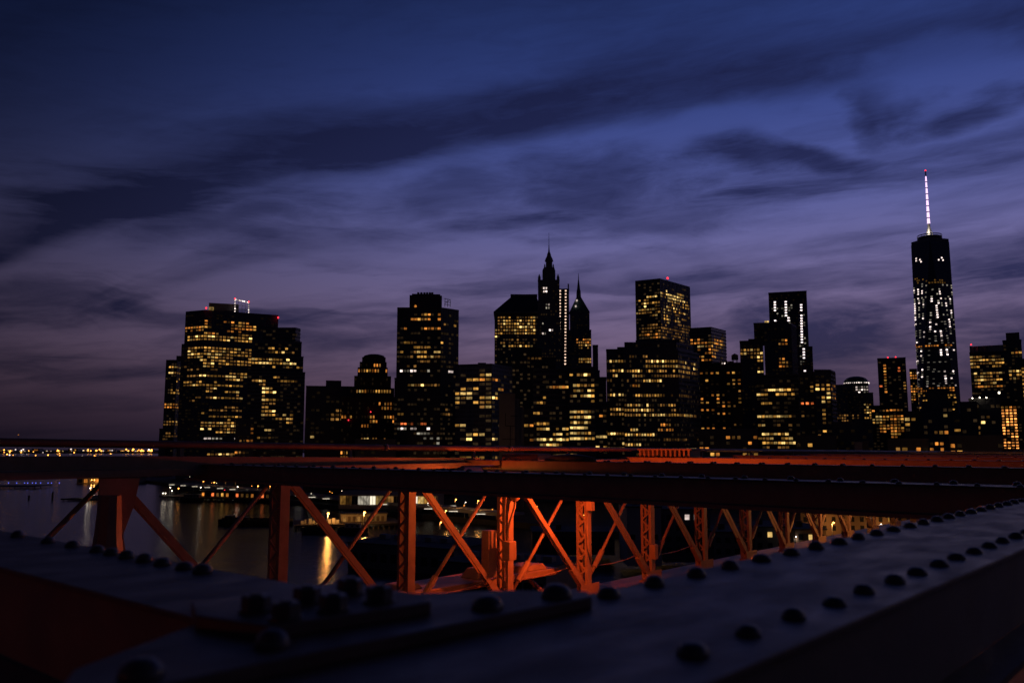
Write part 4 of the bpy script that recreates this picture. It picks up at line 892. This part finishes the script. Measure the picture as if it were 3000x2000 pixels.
# flat roofs of the pier on the right
for nm, lab, u0, u1, v, y, zr, dp in (('pier_building', 'flat-roofed dark pier building right of the moored boats', 1020, 1330, 1585, 400, 9, 34), ('pier_building', 'second flat-roofed dark pier building under the bridge truss', 1290, 1600, 1640, 330, 10, 26)):
    p = at_z(u0, v, zr); q = at_z(u1, v + 22, zr)
    R_ = thing(nm, lab, 'building', (p.x, p.y, 0), math.atan2(q.y - p.y, q.x - p.x)); L = (q - p).to_2d().length
    MB().box(0, L, 0, dp, -1, zr - .4).build('wall', 'wall_dark', R_); MB().box(-.6, L + .6, -.6, dp + .6, zr - .4, zr).build('roof', 'roof', R_)
    for k in range(6): MB().box(L * (.08 + .15 * k), L * (.08 + .15 * k) + 3, dp * .4, dp * .4 + 3, zr, zr + 1.6).build('skylight', 'wall_stone', R_)
    for k in range(10): MB().box(L * (.04 + .095 * k), L * (.04 + .095 * k) + 2.6, -.1, .05, 2.5, 5.5).build('window', 'glass', R_)
# dark low-rise quarter below the highway on the right
low = [('three-storey dark warehouse with a pale end wall lit from the street', 1836, 1936, 1486, 300, 'wall_pale'), ('low dark warehouse with a row of four white windows', 1945, 2080, 1494, 310, 'wall_dark'),
       ('low dark warehouse beside the pale-walled one', 1560, 1800, 1560, 330, 'wall_brown'), ('small dark house with one yellow window under the bridge', 2330, 2420, 1552, 300, 'wall_brown'),
       ('small dark house with two yellow windows under the bridge', 2210, 2300, 1545, 310, 'wall_dark'), ('long dark shed under the far bridge posts', 2090, 2200, 1560, 300, 'wall_dark')]
for k, (lab, u0, u1, v, y, m) in enumerate(low):
    p, q = at_y(u0, v, y), at_y(u1, v, y)
    R_ = thing('warehouse' if k < 3 or k == 5 else 'small_house', lab, 'building', (p.x, p.y, GZ)); L = q.x - p.x; h = p.z - GZ
    MB().box(0, L, 0, 22, 0, h).build('wall', m, R_); MB().box(-.4, L + .4, -.4, 22.4, h, h + .5).build('roof', 'roof', R_)
    MB().box(L * .3, L * .3 + 2, 8, 10, h + .5, h + 2.4).build('chimney', 'wall_brown', R_)
    nn = int(L / 3.2)
    for i in range(nn):
        for j in range(max(1, int(h / 4))):
            x = (i + .5) * L / nn; z = h - 2.4 - j * 3.8
            if z < 1.5: break
            lit = (k == 1 and j == 0 and .2 * nn < i < .8 * nn) or (k == 3 and i == nn // 2 and j == 0) or (k == 4 and i in (nn // 3, nn // 3 + 1) and j == 0)
            if k == 0 and j < 2: continue
            MB().box(x - .8, x + .8, -.1, .04, z - .9, z + .9).build('window', ('c' if k == 1 else 'W') if lit else 'glass', R_)
p, q = at_y(2345, 1498, 357), at_y(2730, 1498, 357)
R_ = thing('added_glow_wall', 'added long red brick wall block catching sodium glow behind the far bridge posts', 'building', (p.x, 357, GZ)); L = q.x - p.x; h = p.z - GZ  # added block: a wall for the street lamps to make a red glow on
MB().box(0, L, 0, 20, 0, h).build('wall', 'wall_brown', R_); MB().box(-.4, L + .4, -.4, 20.4, h, h + .6).build('roof', 'roof', R_)
for i in range(14):
    for z in (2.5, 6.5, 10): MB().box(L * (i + .3) / 14, L * (i + .7) / 14, -.08, .05, z, z + 2.0).build('window', 'w' if (i * 5 + int(z)) % 11 == 0 else 'glass', R_)
for k, (u, v, y, m, lab) in enumerate(((2437, 1530, 350, 'lamp_o', 'sodium street lamp glimpsed between the far bridge posts'), (2450, 1571, 300, 'lamp_o', 'sodium street lamp glimpsed between the far bridge posts'), (2588, 1544, 350, 'lamp_o', 'sodium street lamp glimpsed between the far bridge posts'),
        (2388, 1544, 350, 'lamp_w', 'white street lamp between the far bridge posts'), (2576, 1534, 350, 'lamp_w', 'white street lamp between the far bridge posts'), (2656, 1534, 340, 'lamp_w', 'white street lamp between the far bridge posts'), (2931, 1465, 420, 'lamp_o', 'sodium street lamp at the far end of the bridge truss'),
        (1334, 1462, 520, 'lamp_o', 'sodium lamp beside the highway ramp seen through the truss'), (1399, 1466, 505, 'lamp_o', 'sodium lamp beside the highway ramp seen through the truss'), (1289, 1529, 430, 'lamp_o', 'sodium lamp on the quay seen through the truss'), (1304, 1495, 470, 'lamp_o', 'sodium lamp beside the highway ramp seen through the truss'),
        (1362, 1470, 500, 'lamp_w', 'white lamp beside the highway ramp seen through the truss'), (1252, 1473, 540, 'lamp_w', 'white lamp beside the highway ramp seen through the truss'), (2326, 1571, 300, 'lamp_w', 'white lamp by the small houses under the bridge'))):
    lamp_post(u, v, y, GZ, lab, m, .36 if m == 'lamp_o' else .2, 'lamps: ' + lab, (2600 if u > 2000 else 500) if m == 'lamp_o' else 60)
o = thing('bus_shelter', 'low lit shelter with a white light strip beside the highway ramp', 'shelter', at_z(1296, 1492, GZ))
MB().box(0, 9, 0, 3, 2.6, 2.9).build('roof', 'steel', o); MB().box(.2, 8.8, -.1, .1, 2.0, 2.55).build('light_strip', 'sign_w', o)
for x in (.3, 8.5): MB().box(x, x + .2, 1, 1.2, 0, 2.6).build('post', 'steel', o)

# far shore across the harbour
for k in range(13):
    u = -10 + k * 37 + rng.uniform(-6, 6); y = 5000 + rng.uniform(0, 300); p = at_y(u, 1318 + (k % 3) * 2, y)
    labs = ('low lit dockside hall far across the harbour', 'low pale dock building far across the harbour')
    R_ = thing('dock_building', labs[k % 2], 'building', (p.x, y, 9), 0, ('lit halls on the far shore', 'pale dock buildings on the far shore')[k % 2]); wd = rng.uniform(34, 64); h = max(4, p.z - 9 + rng.uniform(0, 8))
    MB().box(-wd / 2, wd / 2, 0, 40, 0, h).build('wall', 'wall_stone', R_); MB().box(-wd / 2 - 2, wd / 2 + 2, -2, 42, h, h + 1.5).build('roof', 'roof', R_)
    for i in range(rng.randint(3, 7)): 
        x = rng.uniform(-.45, .38) * wd; MB().box(x, x + rng.uniform(4, 9), -.8, .2, h * .35, h * .8).build('window', rng.choice(('W', 'o', 'o', 'c', 'w')), R_)
for k in range(40):
    u = rng.choice((rng.uniform(0, 100), rng.uniform(130, 330), rng.uniform(240, 460), rng.uniform(360, 460))); y = 4950 + rng.uniform(-30, 0); v = 1316 + rng.uniform(-1, 9)
    p = at_y(u, v, y); white = k % 4 == 0
    R_ = thing('floodlight_mast', 'white floodlight mast on the far shore' if white else 'orange floodlight mast on the far shore', 'lamp', (p.x, p.y, 9), 0, 'white masts on the far shore' if white else 'orange masts on the far shore')
    h = max(6, p.z - 9); MB().lathe([(.8, 0), (.4, h)], n=6).build('mast', 'steel', R_); s_ = rng.uniform(3.0, 6.0)
    MB().lathe([(s_ * .5, -s_ * .7), (s_, 0), (s_ * .5, s_ * .7)], (0, 0, h), 7).build('lamp_head', 'c' if white else 'far_o', R_)
for k in range(18):
    u = rng.uniform(0, 335); y = 2560 + rng.uniform(0, 120); p = at_y(u, rng.uniform(1322, 1336), y); white = k % 5 == 0
    R_ = thing('island_lamp', 'white lamp on the dark island before the far shore' if white else 'orange lamp on the dark island before the far shore', 'lamp', (p.x, p.y, 4), 0, 'white lamps on the island' if white else 'orange lamps on the island')
    MB().lathe([(.4, 0), (.25, p.z - 4)], n=6).build('pole', 'steel', R_); s_ = rng.uniform(1.2, 2.4)
    MB().lathe([(s_ * .5, -s_ * .7), (s_, 0), (s_ * .5, s_ * .7)], (0, 0, p.z - 4), 7).build('lamp_head', 'c' if white else 'far_o', R_)
p = at_y(54, 1273, 3000); R_ = thing('radio_mast', 'thin mast with a red light standing on the horizon', 'mast', (p.x, p.y, 0)); MB().lathe([(1.2, 0), (.5, p.z)], n=6).build('mast', 'steel', R_); MB().lathe([(1, -1.5), (2.2, 0), (1, 1.5)], (0, 0, p.z), 7).build('beacon', 'o', R_)
o, a, L = pier('far_pier', 'distant long pier with a row of white lights below the far shore lamps', 365, 470, 1352, 40, deck=4, n=10)
MB().box(0, L, 6, 30, 4, 16).build('shed', 'wall_dark', o)
for k in range(13): MB().box(L * (.03 + .075 * k), L * (.03 + .075 * k) + 2.6, 5.7, 6.1, 8.5, 13.5).build('window', 'c', o)

# ------------------------------------------------------------------ the bridge; local x runs along it, y across to the left, z up
BROT = math.pi / 2 - AXIS
bridge = thing('suspension_bridge', 'riveted steel bridge with orange-lit lattice truss and dark cross beams in the foreground', 'bridge', (0, 0, 0), BROT)
ca, sa = math.cos(BROT), math.sin(BROT)
def loc(u, v, h):                                   # point of the plane h below the eye, in bridge coordinates
    p = at_z(u, v, EYE - h); return Vector((p.x * ca + p.y * sa, -p.x * sa + p.y * ca, EYE - h))
Z0 = EYE
TOP = Z0 - .27                                      # upper face of the inner chord
PANEL, LOUT = 2.68, 11.65

rivet_me = MB().lathe([(.021, -.004), (.0215, .004), (.019, .011), (.013, .0165), (.006, .019)], n=14).mesh('rivet', 'rivet', True)
def rivet(x, y, z, parent, s=1.0):
    k = s * rng.uniform(.90, 1.07); return put('rivet', rivet_me, parent, (x + rng.uniform(-.004, .004), y + rng.uniform(-.003, .003), z), (rng.uniform(-.05, .05), rng.uniform(-.05, .05), rng.uniform(0, 6)), (k, k * rng.uniform(.95, 1.05), s * rng.uniform(.82, 1.05)))
nut = MB().lathe([(.030, 0), (.030, .005)], n=20); nut.lathe([(.026, .005), (.026, .024), (.022, .027)], n=6); nut.lathe([(.012, .026), (.012, .028), (.010, .030)], n=10)
bolt_me = nut.mesh('bolt', 'rivet')

# inner chord: box section under a riveted cover plate
ch = MB().box(-6, 140, .505, .96, TOP - .014, TOP).build('inner_chord', 'paint_top', bridge, bevel=.003)
MB().box(-6, 140, .53, .545, TOP - .20, TOP - .0141).build('chord_web', 'paint', ch)
MB().box(-6, 140, .90, .915, TOP - .20, TOP - .0141).build('chord_web', 'paint', ch)
MB().box(-6, 140, .44, .529, TOP - .215, TOP - .2).build('chord_flange', 'paint_top', ch)
MB().tube([(-6, .40, TOP - .27), (140, .40, TOP - .27)], .022, 10).build('conduit', 'paint_top', ch, True)
for k in range(-7, 75):
    rivet(2.105 + .159 * k, .918, TOP if k > -6 else TOP + .02, ch)
for k in range(0, 75): rivet(1.02 + .158 * k, .58, TOP, ch, .92 if k else 1.1)
for k in range(-3, 9): rivet(1.1 + .158 * k * 1.0 + 14, .75, TOP, ch)
# splice plate and gusset at the joint with the near cross beam
def plate(name, pts, z, th, mat='paint_top', bev=.003):
    return MB().prism([(p.x, p.y) for p in pts], z - th, z).build(name, mat, ch, bevel=bev)
def ccw(pts):
    a = sum(p.x * q.y - q.x * p.y for p, q in zip(pts, pts[1:] + pts[:1]))
    return pts if a > 0 else pts[::-1]
H1, H2 = .250, .231
sp_ = [loc(380, 2026, H1), loc(510, 1996, H1), loc(765, 1939, H1), loc(1020, 1888, H1), loc(1500, 1792, H1), loc(1735, 1745, H1), loc(1722, 1730, H1), loc(1500, 1727, H1), loc(1130, 1740, H1), loc(880, 1763, H1), loc(640, 1800, H1), loc(574, 1824, H1), loc(217, 1958, H1), loc(150, 2040, H1)]
plate('splice_plate', ccw(sp_), Z0 - H1, .0199)
gs = [loc(574, 1800, H2), loc(791, 1832, H2), loc(1263, 1762, H2), loc(1256, 1744, H2), loc(1130, 1722, H2), loc(1000, 1702, H2), loc(560, 1760, H2)]
plate('gusset_plate', ccw(gs), Z0 - H2, .0189)
for u, v in ((749, 1790), (837, 1813), (898, 1764), (977, 1788), (1025, 1738), (1111, 1762)):
    p = loc(u, v, H2); put('bolt', bolt_me, ch, (p.x, p.y, Z0 - H2), (0, 0, rng.uniform(0, 1)), (.78, .78, .86))
for u, v in ((415, 1980), (799, 1892), (1420, 1782), (1635, 1748)):
    p = loc(u, v, H1); rivet(p.x, p.y, Z0 - H1, ch, 1.12)
# inner posts below the chord
for k in range(-2, 30): MB().box(2.25 + k * PANEL - .1, 2.25 + k * PANEL + .1, .60, .86, Z0 - 3.4, TOP - .2).build('inner_post', 'paint', bridge)

# cross beams from the inner chord to the outer truss
BEAMS = [(.72, 1.02)] + [(6.47 + 5.5 * k, 6.77 + 5.5 * k) for k in range(16)] + [(-4.70 - 5.5 * k, -4.40 - 5.5 * k) for k in range(2)]
def cross_beam(x0, x1, first):
    y0, y1 = (.97 if not first else 1.02), LOUT + .3
    b = MB().box(x0, x1, y0, y1, TOP - .012, TOP - .0005).build('cross_beam', 'paint_top', bridge, bevel=.002)
    # plate web with a haunched underside: shallow beside the chord, deep beyond
    z1 = TOP - .0125; zs, zd = (TOP - .20 if first else TOP - .13), TOP - .20
    ya, yb = 1.50, 1.70
    web = MB()
    for xa, xb in ((x0 + .02, x0 + .035), (x1 - .035, x1 - .02)):
        web.poly([(xa, y0, zs), (xa, ya, zs), (xa, yb, zd), (xa, y1, zd), (xa, y1, z1), (xa, y0, z1)] + [(xb, y0, zs), (xb, ya, zs), (xb, yb, zd), (xb, y1, zd), (xb, y1, z1), (xb, y0, z1)],
                 [(0, 1, 4, 5), (1, 2, 3, 4), (6, 11, 10, 7), (7, 10, 9, 8)] + [(i, (i + 1) % 6, 6 + (i + 1) % 6, 6 + i) for i in range(6)])
    web.build('web', 'paint', b)
    MB().box(x0 - .14, x1 + .04, 1.1 if first else yb, y1, zd - .03, zd - .0005).build('bottom_flange', 'paint', b)
    MB().box(x0 + .036, x1 - .036, yb + .01, y1 - .01, zd + .001, zd + .012).build('bottom_plate', 'paint', b)
    return b
for i, (x0, x1) in enumerate(BEAMS):
    b = cross_beam(x0, x1, i == 0)
    if i == 0:
        for u in (55, 144, 208, 280, 323, 373, 425, 479, 538, 595):
            p = loc(u, 1571 + (u - 55) * .194, .27); rivet(p.x, p.y, TOP, b, .95)
        for k in range(6): rivet(.95, 3.4 + .5 * k, TOP, b)
    elif i < 5:
        for k in range(26 if i > 1 else 40): rivet(x0 + .06, 1.25 + (.4 if i > 1 else .255) * k, TOP, b, 1.5 if i > 1 else 1.0)
        for k in range(26): rivet(x1 - .06, 1.3 + .4 * k, TOP, b, 1.4)

# outer truss: chord, laced posts, crossed ties
ZT, ZB = Z0 - .43, Z0 - 3.30
oc = MB().box(-12, 140, LOUT - .08, LOUT + .38, Z0 - .42, Z0 - .32).build('outer_chord', 'paint', bridge, bevel=.006)
bc = MB().box(-12, 140, LOUT - .02, LOUT + .34, Z0 - 3.62, Z0 - 3.34).build('bottom_chord', 'paint', bridge, bevel=.006)
MB().box(-12, 140, LOUT - .30, LOUT - .06, Z0 - 3.72, Z0 - 3.28).build('guard_rail', 'paint', bridge, bevel=.01)
MB().box(-12, 140, LOUT + .4, LOUT + 1.3, Z0 - 3.6, Z0 - 3.45).build('edge_walk', 'paint', bridge)
MB().bar((-12, LOUT + .15, Z0 - .18), (5, LOUT + .15, Z0 - .225), .2, .18).bar((5.001, LOUT + .15, Z0 - .225), (12.4, LOUT + .15, Z0 - .33), .2, .18).build('cable_trough', 'paint', bridge)
sv = MB().box(8.4, 15.4, LOUT + .46, LOUT + 1.5, Z0 - 2.84, Z0 - 2.70).build('service_platform', 'paint', bridge, bevel=.02)
for x0, x1, y0, y1, hh in ((8.7, 9.3, .55, 1.0, .16), (10.9, 11.5, .7, 1.3, .10), (12.9, 13.3, .6, 1.1, .2), (14.2, 15.1, .55, 1.2, .12)):
    MB().prism([(x0, LOUT + y0), (x1, LOUT + y0), (x1, LOUT + y1), (x0, LOUT + y1)], Z0 - 2.699, Z0 - 2.70 + hh, [(x0 + .1, LOUT + y0 + .05), (x1 - .08, LOUT + y0 + .05), (x1 - .08, LOUT + y1 - .1), (x0 + .1, LOUT + y1 - .1)]).build('equipment_cover', 'paint', sv, bevel=.02)
for x in (8.6, 11.8, 15.1): MB().bar((x, LOUT + .38, Z0 - 3.4), (x, LOUT + 1.3, Z0 - 2.85), .08, .08).build('platform_strut', 'paint', sv)
h = ZT - ZB
post = MB()
for y in (LOUT, LOUT + .28):                              # two channels
    post.box(-.085, .085, y, y + .018, 0, h)
    for s in (-1, 1): post.box(s * .085 - (.012 if s > 0 else 0), s * .085 + (0 if s > 0 else .012), y + (.018 if y == LOUT else -.05), y + (.068 if y == LOUT else 0), 0, h)
post_me = post.mesh('post', 'paint')
lac = MB(); n = 7
for s in (-.091,):
    for i in range(n):
        za, zb, zc = .18 + (h - .3) * i / n, .18 + (h - .3) * (i + .5) / n, .18 + (h - .3) * (i + 1) / n
        lac.bar((s, LOUT + .04, za), (s, LOUT + .265, zb), .010, .042, (0, 0, 1)); lac.bar((s, LOUT + .265, zb), (s, LOUT + .04, zc), .010, .042, (0, 0, 1))
    lac.box(s - .006, s + .006, LOUT + .02, LOUT + .28, 0, .2); lac.box(s - .006, s + .006, LOUT + .02, LOUT + .28, h - .14, h)
lac_me = lac.mesh('lacing', 'paint')
shoe = MB().lathe([(.20, 0), (.19, .05), (.13, .11), (.11, .16)], (0, LOUT + .14, -.02), 14, 1.0, .9)
shoe.box(-.34, .34, LOUT - .02, LOUT - .008, -.04, .24)
shoe.box(-.26, .26, LOUT + .05, LOUT + .25, -.05, .02)
shoe_me = shoe.mesh('shoe', 'paint')
def sagging(pa, pb, sag, n=9): return [pa.lerp(pb, i / n) + Vector((0, 0, -sag * 4 * (i / n) * (1 - i / n))) for i in range(n + 1)]
for k in range(-6, 40):
    t = 10.56 + PANEL * k
    p = put('post', post_me, bridge, (t, 0, ZB)); put('lacing', lac_me, p); put('shoe', shoe_me, p)
    # main tie: a pair of flats falling away; counter tie: a rod with a turnbuckle
    a, b = Vector((t, LOUT + .10, ZT + .02)), Vector((t + PANEL, LOUT + .10, ZB + .05))
    m = MB()
    for y in (-.045, .045): m.bar(a + Vector((0, y, 0)), b + Vector((0, y, 0)), .105, .02, (0, 1, 0))
    d = m.build('tie_bar', 'paint', bridge)
    cl = MB(); q0, q1 = a.lerp(b, .80), a.lerp(b, .93); cl.bar(q0, q1, .14, .13, (0, 1, 0)); cl.build('clevis', 'paint', d)
    a, b = Vector((t, LOUT + .20, ZB + .05)), Vector((t + PANEL, LOUT + .20, ZT + .02))
    d = MB().tube([a, b], .037, 8).build('tie_rod', 'paint', bridge, True)
    tb_ = MB(); q0, q1, q2, q3 = [a.lerp(b, f) for f in (.17, .185, .275, .29)]
    tb_.tube([q0, q1, q2, q3], .062, 8); tb_.build('turnbuckle', 'paint', d)
    if -1 <= k < 4:                                             # slack service cable along the foot of the truss
        MB().tube(sagging(Vector((t, LOUT + .31, ZB + .62)), Vector((t + PANEL, LOUT + .31, ZB + .66)), .12), .014, 6).build('service_cable', 'paint', bridge, True)
# electrical gear on two posts
t1 = 10.56 + PANEL; y_ = LOUT - .10
MB().box(t1 - .34, t1 - .12, y_ - .16, y_ + .02, ZB + 1.05, ZB + 1.42).build('junction_box', 'paint', bridge, bevel=.012)
MB().box(t1 - .55, t1 - .30, LOUT + .1, LOUT + .3, ZB + .7, ZB + 1.62).build('meter_box', 'paint', bridge, bevel=.012)
MB().tube([(t1 + .02, y_, ZT), (t1 + .02, y_, ZB + 2.28)], .09, 12).build('insulator_can', 'paint', bridge, True)
MB().lathe([(.05, -.10), (.105, -.04), (.105, .03), (.09, .05)], (t1 + .02, y_, ZB + 2.28), 12).build('insulator_collar', 'paint', bridge, True)
MB().tube([(t1 + .02, y_, ZB + 2.2), (t1 + .0, y_, ZB + 2.05), (t1 - .10, y_, ZB + 1.85), (t1 - .20, y_, ZB + 1.65), (t1 - .20, y_, ZB + 1.42)], .028, 8).build('conduit', 'paint', bridge, True)
MB().tube([(t1 - .05, y_, ZT), (t1 - .26, y_, ZB + 2.3), (t1 - .30, y_, ZB + 2.1), (t1 - .30, y_, ZB + 1.42)], .024, 8).build('conduit', 'paint', bridge, True)
t2 = t1 + PANEL
MB().box(t2 - .40, t2 - .13, y_ - .2, y_ + .02, ZB + 2.12, ZB + 2.42).build('junction_box', 'paint', bridge, bevel=.012)
MB().lathe([(.11, 0), (.11, .28), (.08, .32)], (t2 - .26, y_ - .08, ZB + 2.42), 12).build('insulator_can', 'paint', bridge, True)
MB().box(t2 - .24, t2 - .10, y_ - .14, y_ + .02, ZB + 1.86, ZB + 2.12).build('junction_box', 'paint', bridge, bevel=.01)
MB().tube([(t2 - .2, y_, ZB + 1.9), (t2 - .22, y_, ZB + 1.5), (t2 - .18, y_, ZB + 1.05), (t2 - .06, y_, ZB + .75)], .022, 8).build('conduit', 'paint', bridge, True)
MB().box(t2 + PANEL - .3, t2 + PANEL - .16, y_ - .14, y_ + .02, ZB + .55, ZB + .9).build('junction_box', 'paint', bridge, bevel=.01)
MB().box(t1 - PANEL - .42, t1 - PANEL - .28, y_ - .1, y_ + .05, ZB + .35, ZB + .78).build('junction_box', 'paint', bridge, bevel=.01)
# battered cable wrapping on the post at the left
tl_ = 10.56 - 2 * PANEL
MB().lathe([(.16, 0), (.20, .15), (.17, .5), (.21, .8), (.18, 1.2), (.22, 1.5), (.17, 1.9), (.14, 2.4)], (tl_ - .1, LOUT - .12, ZB + .25), 9).build('cable_wrapping', 'paint', bridge)
MB().box(tl_ - .5, tl_ - .25, LOUT - .2, LOUT + .1, ZB + .9, ZB + 1.5).build('junction_box', 'paint', bridge, bevel=.02)
MB().poly([(tl_ + x * .42, LOUT - .03 - d, ZT - z) for d in (0, .025) for x, z in ((-.55, 0), (.75, 0), (.62, .35), (.30, .75), (.42, 1.0), (.16, 1.35), (-.34, .8), (-.5, .3))],
          [tuple(range(8)), tuple(range(15, 7, -1))] + [(i, (i + 1) % 8, 8 + (i + 1) % 8, 8 + i) for i in range(8)]).build('joint_gusset', 'paint', bridge)
MB().lathe([(.10, 0), (.19, .1), (.15, .5), (.22, .7), (.16, 1.1)], (tl_ - .34, LOUT - .1, ZB + .9), 7).build('cable_wrapping', 'paint', bridge)
# pipe rail above the outer truss, sinking slightly towards the city
rail = MB().tube([(-8, LOUT + .35, Z0 + .16), (3.7, LOUT + .35, Z0 + .045), (10.4, LOUT + .35, Z0 - .04), (16, LOUT + .35, Z0 - .085), (30, LOUT + .35, Z0 - .20), (60, LOUT + .35, Z0 - .42), (110, LOUT + .35, Z0 - .60)], .055, 12).build('pipe_rail', 'paint_top', bridge, True)
for k in range(0, 34):
    t = -3 + 3.1 * k; z = Z0 + .1 - .0098 * (t + 3) if t < 40 else Z0 - .30 - .005 * (t - 40)
    MB().box(t - .03, t + .03, LOUT + .32, LOUT + .38, Z0 - .42, z - .02).build('rail_post', 'paint', rail)
for t in (10.2, 13.6): 
    z = Z0 - .04 if t < 12 else Z0 - .07
    MB().tube([(t - .05, LOUT + .35, z), (t + .05, LOUT + .35, z)], .068, 12).build('clamp', 'paint', rail, True)
# small things on the far beams
MB().box(12.35, 12.75, 10.2, 11.1, TOP + .001, TOP + .12).build('vent_box', 'paint', bridge, bevel=.01)
gr = MB()
for k in range(12): gr.box(17.6, 18.1, 10.0 + k * .12, 10.05 + k * .12, TOP, TOP + .17)
gr.box(17.6, 18.1, 9.95, 11.42, TOP + .17, TOP + .2); gr.box(17.6, 18.1, 9.95, 11.42, TOP - .0004, TOP + .02)
gr.build('louvre_box', 'paint', bridge)
cv = MB().lathe([(.45, 0), (.43, .05), (.33, .09), (.18, .115), (.04, .12)], (12.15, 9.3, TOP + .001), 16, .3, 1.3).build('tarpaulin_cover', 'paint_top', bridge, True)
# roadway deck and promenade
MB().box(-20, 140, 1.3, LOUT - .3, Z0 - 4.0, Z0 - 3.75).build('roadway_deck', 'asphalt', bridge)
MB().box(-20, 140, 1.1, 1.5, Z0 - 3.75, Z0 - 3.4).build('kerb', 'wall_pale', bridge)
pk = MB().box(0, .14, -2.6, .26, -.03, 0).mesh('walkway_plank', 'plank')
for k in range(46): put('walkway_plank', pk, bridge, (-2 + k * .15, 0, Z0 - 1.62))
MB().box(-3, 5.4, .22, .30, Z0 - 1.85, Z0 - 1.65).build('walkway_beam', 'paint', bridge)

# sodium lamps under the cross beams: the light on the truss
def road_lamp(t, y, drop, watts, label, col=(1.0, .098, .013), shade=0.0):
    pw = Matrix.Rotation(BROT, 4, 'Z') @ Vector((t, y, Z0 - drop))
    o = thing('roadway_lamp', label, 'lamp', pw, BROT)
    bx = min((.5 * (p + q) for p, q in BEAMS), key=lambda c: abs(c - t)) - t
    top = drop - .49 if drop > .55 else .12
    MB().tube([(bx, 0, top), (bx * .5 - .12, 0, top), (-.25, 0, top), (-.25, 0, .10), (-.2, 0, .05)], .025, 8).build('hanger', 'steel', o, True)
    MB().prism([(-.3, -.12), (.25, -.12), (.25, .12), (-.3, .12)], -.01, .12, [(-.26, -.08), (.16, -.08), (.16, .08), (-.26, .08)]).build('housing', 'steel', o)
    MB().lathe([(.05, -.10), (.10, -.06), (.11, -.0105)], (.05, 0, 0), 12).build('lens', 'lens', o, True)
    if shade: MB().lathe([(.36, shade), (.37, shade), (.35, shade * .5), (.31, .02), (.12, .13), (.11, .125), (.30, .0), (.345, shade * .5)], (.05, 0, 0), 20).build('shade', 'steel', o, True)  # unseen shade, added and shaped to keep lamp light off the pipe rail
    ld = bpy.data.lights.new('lamp_light', 'POINT'); ld.energy = watts; ld.color = col; ld.shadow_soft_size = .10
    lo = bpy.data.objects.new('lamp_light', ld); COL.objects.link(lo); lo.parent = o; lo.location = (.05, 0, -.22)
    return o
road_lamp(14.1, 10.3, .74, 400, 'sodium roadway lamp hung behind the second cross beam', shade=-.07)
road_lamp(11.2, 10.8, .50, 16, 'small sodium lamp hung beside the truss below the pipe rail')
road_lamp(30.5, 9.2, .62, 1700, 'sodium roadway lamp hung behind the sixth cross beam', (1.0, .33, .07), -.26)
road_lamp(62.0, 8.6, .62, 3000, 'sodium roadway lamp far along the bridge truss', (1.0, .2, .03), -.26)
road_lamp(-9.6, 6.0, .62, 44, 'sodium roadway lamp behind the near cross beam, towards the viewer')
# promenade lamp beyond the right edge of the view: the small glints on the rivets
pw = Matrix.Rotation(BROT, 4, 'Z') @ Vector((15.0, -2.3, Z0 - 1.62))
o = thing('promenade_lamp', 'slim promenade lamp post with a warm glass lantern beside the walkway', 'lamp', pw, BROT)
MB().lathe([(.09, 0), (.08, .4), (.045, .6), (.035, 3.5)], n=10).build('pole', 'steel', o, True)
MB().lathe([(.10, 3.55), (.16, 3.62), (.17, 3.9), (.05, 4.0)], n=12).build('lantern', 'lens_w', o, True)
MB().lathe([(.20, 3.98), (.16, 4.06), (.03, 4.16)], n=12).build('cap', 'steel', o, True)
ld = bpy.data.lights.new('lamp_light', 'POINT'); ld.energy = 16; ld.color = (1.0, .72, .30); ld.shadow_soft_size = .17
lo = bpy.data.objects.new('lamp_light', ld); COL.objects.link(lo); lo.parent = o; lo.location = (-.25, .25, 3.75)
MB().box(6, 24, -2.6, .24, Z0 - 1.70, Z0 - 1.63).build('walkway_deck', 'plank', bridge)
